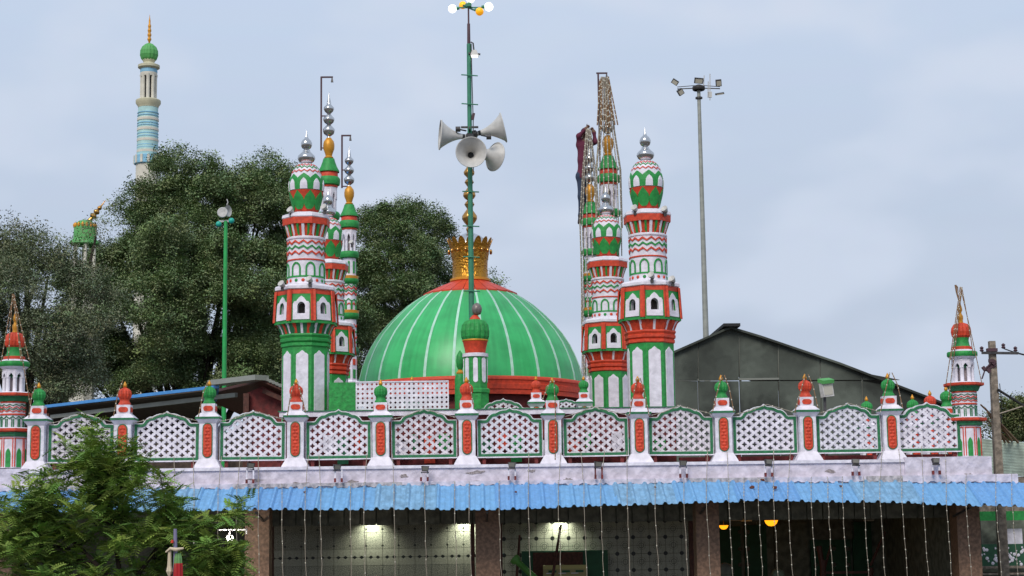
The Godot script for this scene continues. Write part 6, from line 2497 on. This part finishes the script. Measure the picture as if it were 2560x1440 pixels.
func make_strings():
	var us := [437, 485, 545, 592, 646, 705, 763, 802, 876, 910, 985, 1062, 1137, 1173, 1248, 1321, 1396, 1460, 1502, 1568, 1638, 1710, 1766, 1822, 1860, 1896, 1934, 1970, 2028, 2070, 2106, 2160, 2200, 2255, 2308, 2366, 2415, 2490, 2530]
	for u in us:
		var j := rng.randf_range(-10, 10)
		var eave := P(u, look(AW_V, u), 25.33) + Vector3(0, 0.03, 0)
		var pts := []
		if u < 2440 and (int(u) % 3 != 0):
			pts.append(P(u + j, 1132 - (u - 1170) * 0.0135, 26.36))
			pts.append(P(u + j * 0.6, 1164 - (u - 1170) * 0.0135, 26.15))
		pts.append(P(u + j * 0.3, 1203 - (u - 1170) * 0.0135, 26.06))
		pts.append(P(u, look(AW_T, u), 26.05) + Vector3(0, 0.055, 0))
		pts.append(eave + Vector3(0, 0.035, 0.0))
		var y := eave.y
		var x := eave.x
		var k := 0
		while y > 1.5:
			y -= 0.16
			pts.append(Vector3(x + rng.randf_range(-0.008, 0.008) + 0.004 * k, y, eave.z + 0.02))
			k += 1
		string_of(pts, 0.0048 if u < 1800 else 0.004, 0.15 if u > 1800 else 0.3, 0.010, "light_string", "thin string of small unlit bulbs hanging over the awning edge", "light strings hanging from the awning", M.cord)
	# guys from post finials
	for q in [[1597, 945, [[-24, 1040], [26, 1040]]], [1808, 938, [[-27, 1030], [27, 1030]]], [2017, 936, [[-30, 1030], [28, 1020]]], [2227, 932, [[-26, 1030], [30, 1020]]], [1382, 950, [[-26, 1000], [6, 1150]]], [1168, 950, [[14, 1010]]], [740, 955, [[-22, 1040], [24, 1030]]], [522, 955, [[-26, 1042]]], [310, 952, [[-26, 1040]]], [94, 960, [[-22, 1044]]]]:
		for e in q[2]:
			var a := P(q[0] + 3 * sign(e[0]), q[1], 26.4)
			var b := P(q[0] + e[0], e[1], 26.12)
			string_of([a, a.lerp(b, 0.35) + Vector3(0.012 * sign(e[0]), 0.0, 0.06), b], 0.008, 0.12, 0.011, "light_string", "string of unlit bulbs strung from a post finial down the parapet", "light strings on the parapet posts", M.rope)
	# swags between posts
	var pu := [94, 310, 522, 740, 953, 1168, 1382, 1597, 1808, 2017, 2227]
	for i in pu.size() - 1:
		if i in [3, 5]:
			continue
		var a := P(pu[i] + 24, 1046 - (pu[i] - 1170) * 0.0135, 26.33)
		var m := P((pu[i] + pu[i + 1]) / 2.0 + rng.randf_range(-10, 10), 1021 - (pu[i] - 1062) * 0.0135, 26.40)
		var b := P(pu[i + 1] - 26, 1044 - (pu[i] - 970) * 0.0135, 26.33)
		string_of([a, a.lerp(m, 0.5) + Vector3(0, -0.02, 0), m, m.lerp(b, 0.5) + Vector3(0, 0.0, 0), b], 0.006, 0.14, 0.01, "light_string", "string of unlit bulbs draped over the top of a lattice panel", "light strings over the lattice panels", M.cord)
	# tents of strings on the corner turrets
	for q in [[33, 733, [[-34, 905], [-16, 900], [16, 905], [36, 900], [38, 1010]]], [2403, 714, [[-42, 960], [-30, 900], [-22, 885], [26, 885], [48, 960], [-36, 1000]]]]:
		for e in q[2]:
			var a := P(q[0] + rng.randf_range(-3, 3), q[1] + 4, 26.6)
			var b := P(q[0] + e[0] + 4, e[1], 26.25)
			string_of([a, a.lerp(b, 0.5) + Vector3(0, 0, 0.02), b], 0.007, 0.12, 0.010, "light_string", "string of unlit bulbs running from a corner turret's tip to its rings", "light strings on the corner turrets", M.rope)
	# cone over the tall right slim minaret, and wraps on the lower one
	for k in 16:
		var an := TAU * k / 16
		var top := P(1512 + 9 * sin(an), 192, 33.2 - 0.1 * cos(an))
		var dz := -0.30 * cos(an)
		var pts := [top, P(1517 + 20 * sin(an), 330, 33.2 + dz * 0.6), P(1521 + 31 * sin(an), 425, 33.2 + dz), P(1523 + 33 * sin(an), 570, 33.2 + dz * 1.05)]
		if cos(an) > 0.2:
			pts.append(P(1523 + 34 * sin(an), 640, 33.2 + dz * 1.1))
		string_of(pts, 0.011, 0.14, 0.016, "light_string", "string of unlit bulbs falling from the lamp arm in a cone round the slim minaret", "light strings coned round the tall slim minaret", M.cord)
	for k in 9:
		var a := P(1500 + 2.6 * k, 190 + rng.randf_range(0, 12), 33.15)
		var b := P(1494 + 6.4 * k + rng.randf_range(-3, 3), 320 + rng.randf_range(-20, 20), 33.0)
		string_of([a, a.lerp(b, 0.5), b], 0.014, 0.12, 0.018, "light_string", "bunched string of unlit bulbs hanging below the lamp arm", "light strings bunched under the lamp arm", M.rope)
	for k in 12:
		var an := TAU * k / 12 + 0.2
		var dz := -0.24 * cos(an)
		var pts := [P(1471 + 5 * sin(an), 322, 38.0 + dz * 0.2), P(1473 + 16 * sin(an), 420, 38 + dz * 0.7), P(1475 + 26 * sin(an), 560, 38 + dz)]
		for v in [640, 720, 800, 880, 950]:
			pts.append(P(1475 + (v - 560) * 0.012 + 24 * sin(an) + rng.randf_range(-2, 2), v, 38 + dz))
		string_of(pts, 0.011, 0.13, 0.018, "light_string", "string of unlit bulbs running down the slim minaret the man climbs", "light strings down the climbed minaret", M.cord)

# ------------------------------------------------------------------ the man on the minaret
func make_person():
	var d := 38.28
	var org := P(1462, 560, d)
	var o := thing("person", "man in maroon shirt and blue jeans climbing a slim minaret among light strings", "person", org)
	var J := func(u: float, v: float, dz: float) -> Vector3: return P(u, v, d) - org + Vector3(0, 0, dz)
	# [a, b, ra, rb, colour index]: 0 skin, 1 shirt, 2 jeans, 3 shoe, 4 hair
	var head: Vector3 = J.call(1464, 334, -0.02)
	var bones := [
		[head + Vector3(0, 0.03, 0), head + Vector3(0.012, -0.045, 0.02), 0.088, 0.066, 0],
		[head + Vector3(-0.01, 0.05, -0.02), head + Vector3(-0.02, 0.0, -0.035), 0.088, 0.08, 4],
		[head + Vector3(0, -0.08, 0), J.call(1460, 356, 0), 0.052, 0.06, 0],
		[J.call(1450, 362, 0), J.call(1472, 362, 0), 0.075, 0.07, 1],
		[J.call(1457, 368, 0), J.call(1457, 400, 0), 0.122, 0.112, 1],
		[J.call(1458, 400, 0), J.call(1456, 440, 0), 0.11, 0.115, 1],
		[J.call(1451, 440, 0), J.call(1463, 440, 0), 0.10, 0.10, 2],
		[J.call(1452, 446, 0.0), J.call(1452, 492, 0.05), 0.092, 0.062, 2],
		[J.call(1452, 492, 0.05), J.call(1451, 536, 0.0), 0.06, 0.042, 2],
		[J.call(1463, 446, 0.0), J.call(1463, 490, 0.08), 0.092, 0.062, 2],
		[J.call(1463, 490, 0.08), J.call(1458, 534, 0.0), 0.06, 0.042, 2],
		[J.call(1451, 541, 0.0), J.call(1447, 559, 0.10), 0.042, 0.036, 3],
		[J.call(1458, 540, 0.0), J.call(1457, 560, 0.10), 0.042, 0.036, 3],
		[J.call(1449, 362, 0.0), J.call(1446, 343, 0.12), 0.062, 0.05, 1],
		[J.call(1446, 343, 0.12), J.call(1462, 328, 0.16), 0.044, 0.034, 1],
		[J.call(1474, 362, 0.0), J.call(1487, 358, 0.13), 0.06, 0.05, 1],
		[J.call(1487, 358, 0.13), J.call(1484, 336, 0.14), 0.044, 0.034, 1],
		[J.call(1463, 327, 0.165), J.call(1468, 322, 0.17), 0.034, 0.03, 0],
		[J.call(1484, 334, 0.14), J.call(1480, 327, 0.15), 0.034, 0.03, 0]]
	var pal := [Color(0.16, 0.085, 0.055), Color(0.115, 0.018, 0.045), Color(0.030, 0.045, 0.085), Color(0.03, 0.022, 0.022), Color(0.015, 0.012, 0.012)]
	var lo := Vector3.ONE * 1e9
	var hi := -lo
	for b in bones:
		for e in 2:
			lo = lo.min(b[e] - Vector3.ONE * (b[2 + e] + 0.04))
			hi = hi.max(b[e] + Vector3.ONE * (b[2 + e] + 0.04))
	var cs := 0.02
	var nx := int((hi.x - lo.x) / cs) + 2
	var ny := int((hi.y - lo.y) / cs) + 2
	var nz := int((hi.z - lo.z) / cs) + 2
	var f := PackedFloat32Array()
	f.resize(nx * ny * nz)
	f.fill(1.0)
	var sdf := func(p: Vector3) -> float:
		var s := 0.0
		var K := 38.0
		for b in bones:
			var ab: Vector3 = b[1] - b[0]
			var t: float = clampf((p - b[0]).dot(ab) / ab.length_squared(), 0, 1)
			var dd: float = p.distance_to(b[0] + ab * t) - lerpf(b[2], b[3], t)
			if dd < 0.15:
				s += exp(-K * dd)
		return 1.0 if s <= 1e-9 else -log(s) / K
	for z in nz:
		for y in ny:
			for x in nx:
				f[(z * ny + y) * nx + x] = sdf.call(lo + Vector3(x, y, z) * cs)
	var vid := {}
	var vp := PackedVector3Array()
	for z in nz - 1:
		for y in ny - 1:
			for x in nx - 1:
				var acc := Vector3.ZERO
				var n := 0
				var i0 := (z * ny + y) * nx + x
				for e in [[0, 1], [0, 2], [0, 4], [1, 3], [1, 5], [2, 3], [2, 6], [3, 7], [4, 5], [4, 6], [5, 7], [6, 7]]:
					var a: int = e[0]
					var b: int = e[1]
					var pa := Vector3(a & 1, (a >> 1) & 1, a >> 2)
					var pb := Vector3(b & 1, (b >> 1) & 1, b >> 2)
					var fa := f[i0 + (a & 1) + ((a >> 1) & 1) * nx + (a >> 2) * nx * ny]
					var fb := f[i0 + (b & 1) + ((b >> 1) & 1) * nx + (b >> 2) * nx * ny]
					if (fa < 0) != (fb < 0):
						acc += pa.lerp(pb, fa / (fa - fb))
						n += 1
				if n > 0:
					vid[i0] = vp.size()
					vp.append(lo + (Vector3(x, y, z) + acc / n) * cs)
	var vn := PackedVector3Array()
	var vc := PackedColorArray()
	for p in vp:
		var e := 0.012
		vn.append(Vector3(sdf.call(p + Vector3(e, 0, 0)) - sdf.call(p - Vector3(e, 0, 0)), sdf.call(p + Vector3(0, e, 0)) - sdf.call(p - Vector3(0, e, 0)), sdf.call(p + Vector3(0, 0, e)) - sdf.call(p - Vector3(0, 0, e))).normalized())
		var best := 1e9
		var ci := 0
		for b in bones:
			var ab: Vector3 = b[1] - b[0]
			var t: float = clampf((p - b[0]).dot(ab) / ab.length_squared(), 0, 1)
			var dd: float = p.distance_to(b[0] + ab * t) - lerpf(b[2], b[3], t)
			if dd < best:
				best = dd
				ci = b[4]
		vc.append(pal[ci])
	var mb := MB.new()
	mb.use_c = true
	var put := func(a: int, b: int, c: int, e: int):
		for tr in [[a, b, c], [a, c, e]]:
			var g := (vp[tr[1]] - vp[tr[0]]).cross(vp[tr[2]] - vp[tr[0]])
			var od: Array = tr if g.dot(vn[tr[0]]) < 0 else [tr[0], tr[2], tr[1]]
			for q in od:
				mb.v.append(vp[q])
				mb.n.append(vn[q])
				mb.uv.append(Vector2.ZERO)
				mb.c.append(vc[q])
	for z in range(1, nz - 1):
		for y in range(1, ny - 1):
			for x in range(1, nx - 1):
				var i0 := (z * ny + y) * nx + x
				var s0 := f[i0] < 0
				if s0 != (f[i0 + 1] < 0):
					put.call(vid[i0 - nx - nx * ny], vid[i0 - nx * ny], vid[i0], vid[i0 - nx])
				if s0 != (f[i0 + nx] < 0):
					put.call(vid[i0 - 1 - nx * ny], vid[i0 - nx * ny], vid[i0], vid[i0 - 1])
				if s0 != (f[i0 + nx * ny] < 0):
					put.call(vid[i0 - 1 - nx], vid[i0 - nx], vid[i0], vid[i0 - 1])
	# fingers, curled round the strings, each its own chain from the palm
	for hnd in [[J.call(1468, 322, 0.17), Vector3(0.5, 0.6, 0.3)], [J.call(1480, 327, 0.15), Vector3(-0.4, 0.7, 0.3)]]:
		mb.cur = pal[0]
		var dir: Vector3 = hnd[1].normalized()
		var sd := dir.cross(Vector3.BACK).normalized()
		for k in 4:
			var r0: Vector3 = hnd[0] + sd * (k - 1.5) * 0.017
			var l: float = [0.062, 0.075, 0.07, 0.055][k]
			mb.tube([r0, r0 + dir * l * 0.5, r0 + dir * l * 0.7 + Vector3(0, -0.01, 0.022), r0 + dir * l * 0.6 + Vector3(0, -0.025, 0.034)], [0.010, 0.009, 0.0085, 0.007], 6)
		mb.tube([hnd[0] - sd * 0.02, hnd[0] - sd * 0.045 + dir * 0.02, hnd[0] - sd * 0.05 + dir * 0.045 + Vector3(0, 0, 0.015)], [0.011, 0.010, 0.008], 6)
	# ears, nose
	mb.cur = pal[0]
	mb.lathe([Vector2(0.001, -0.03), Vector2(0.014, -0.01), Vector2(0.016, 0.015), Vector2(0.001, 0.03)], 8, 0, false, head + Vector3(-0.088, -0.005, 0.0))
	mb.lathe([Vector2(0.001, -0.03), Vector2(0.014, -0.01), Vector2(0.016, 0.015), Vector2(0.001, 0.03)], 8, 0, false, head + Vector3(0.09, -0.005, 0.0))
	mb.lathe([Vector2(0.001, -0.02), Vector2(0.016, -0.014), Vector2(0.009, 0.012), Vector2(0.001, 0.03)], 8, 0, false, head + Vector3(0.02, -0.01, 0.085))
	mb.cur = Color(0.01, 0.01, 0.01)
	for sx in [-0.012, 0.05]:
		mb.lathe([Vector2(0.001, -0.006), Vector2(0.011, 0.0), Vector2(0.001, 0.006)], 8, 0, false, head + Vector3(sx, 0.015, 0.083))
	mb.cur = Color(0.10, 0.04, 0.035)
	mb.lathe([Vector2(0.001, -0.006), Vector2(0.022, 0.0), Vector2(0.001, 0.006)], 8, 0, false, head + Vector3(0.022, -0.052, 0.076))
	var m := StandardMaterial3D.new()
	m.vertex_color_use_as_albedo = true
	m.roughness = 0.85
	part(o, "body", mb, m)
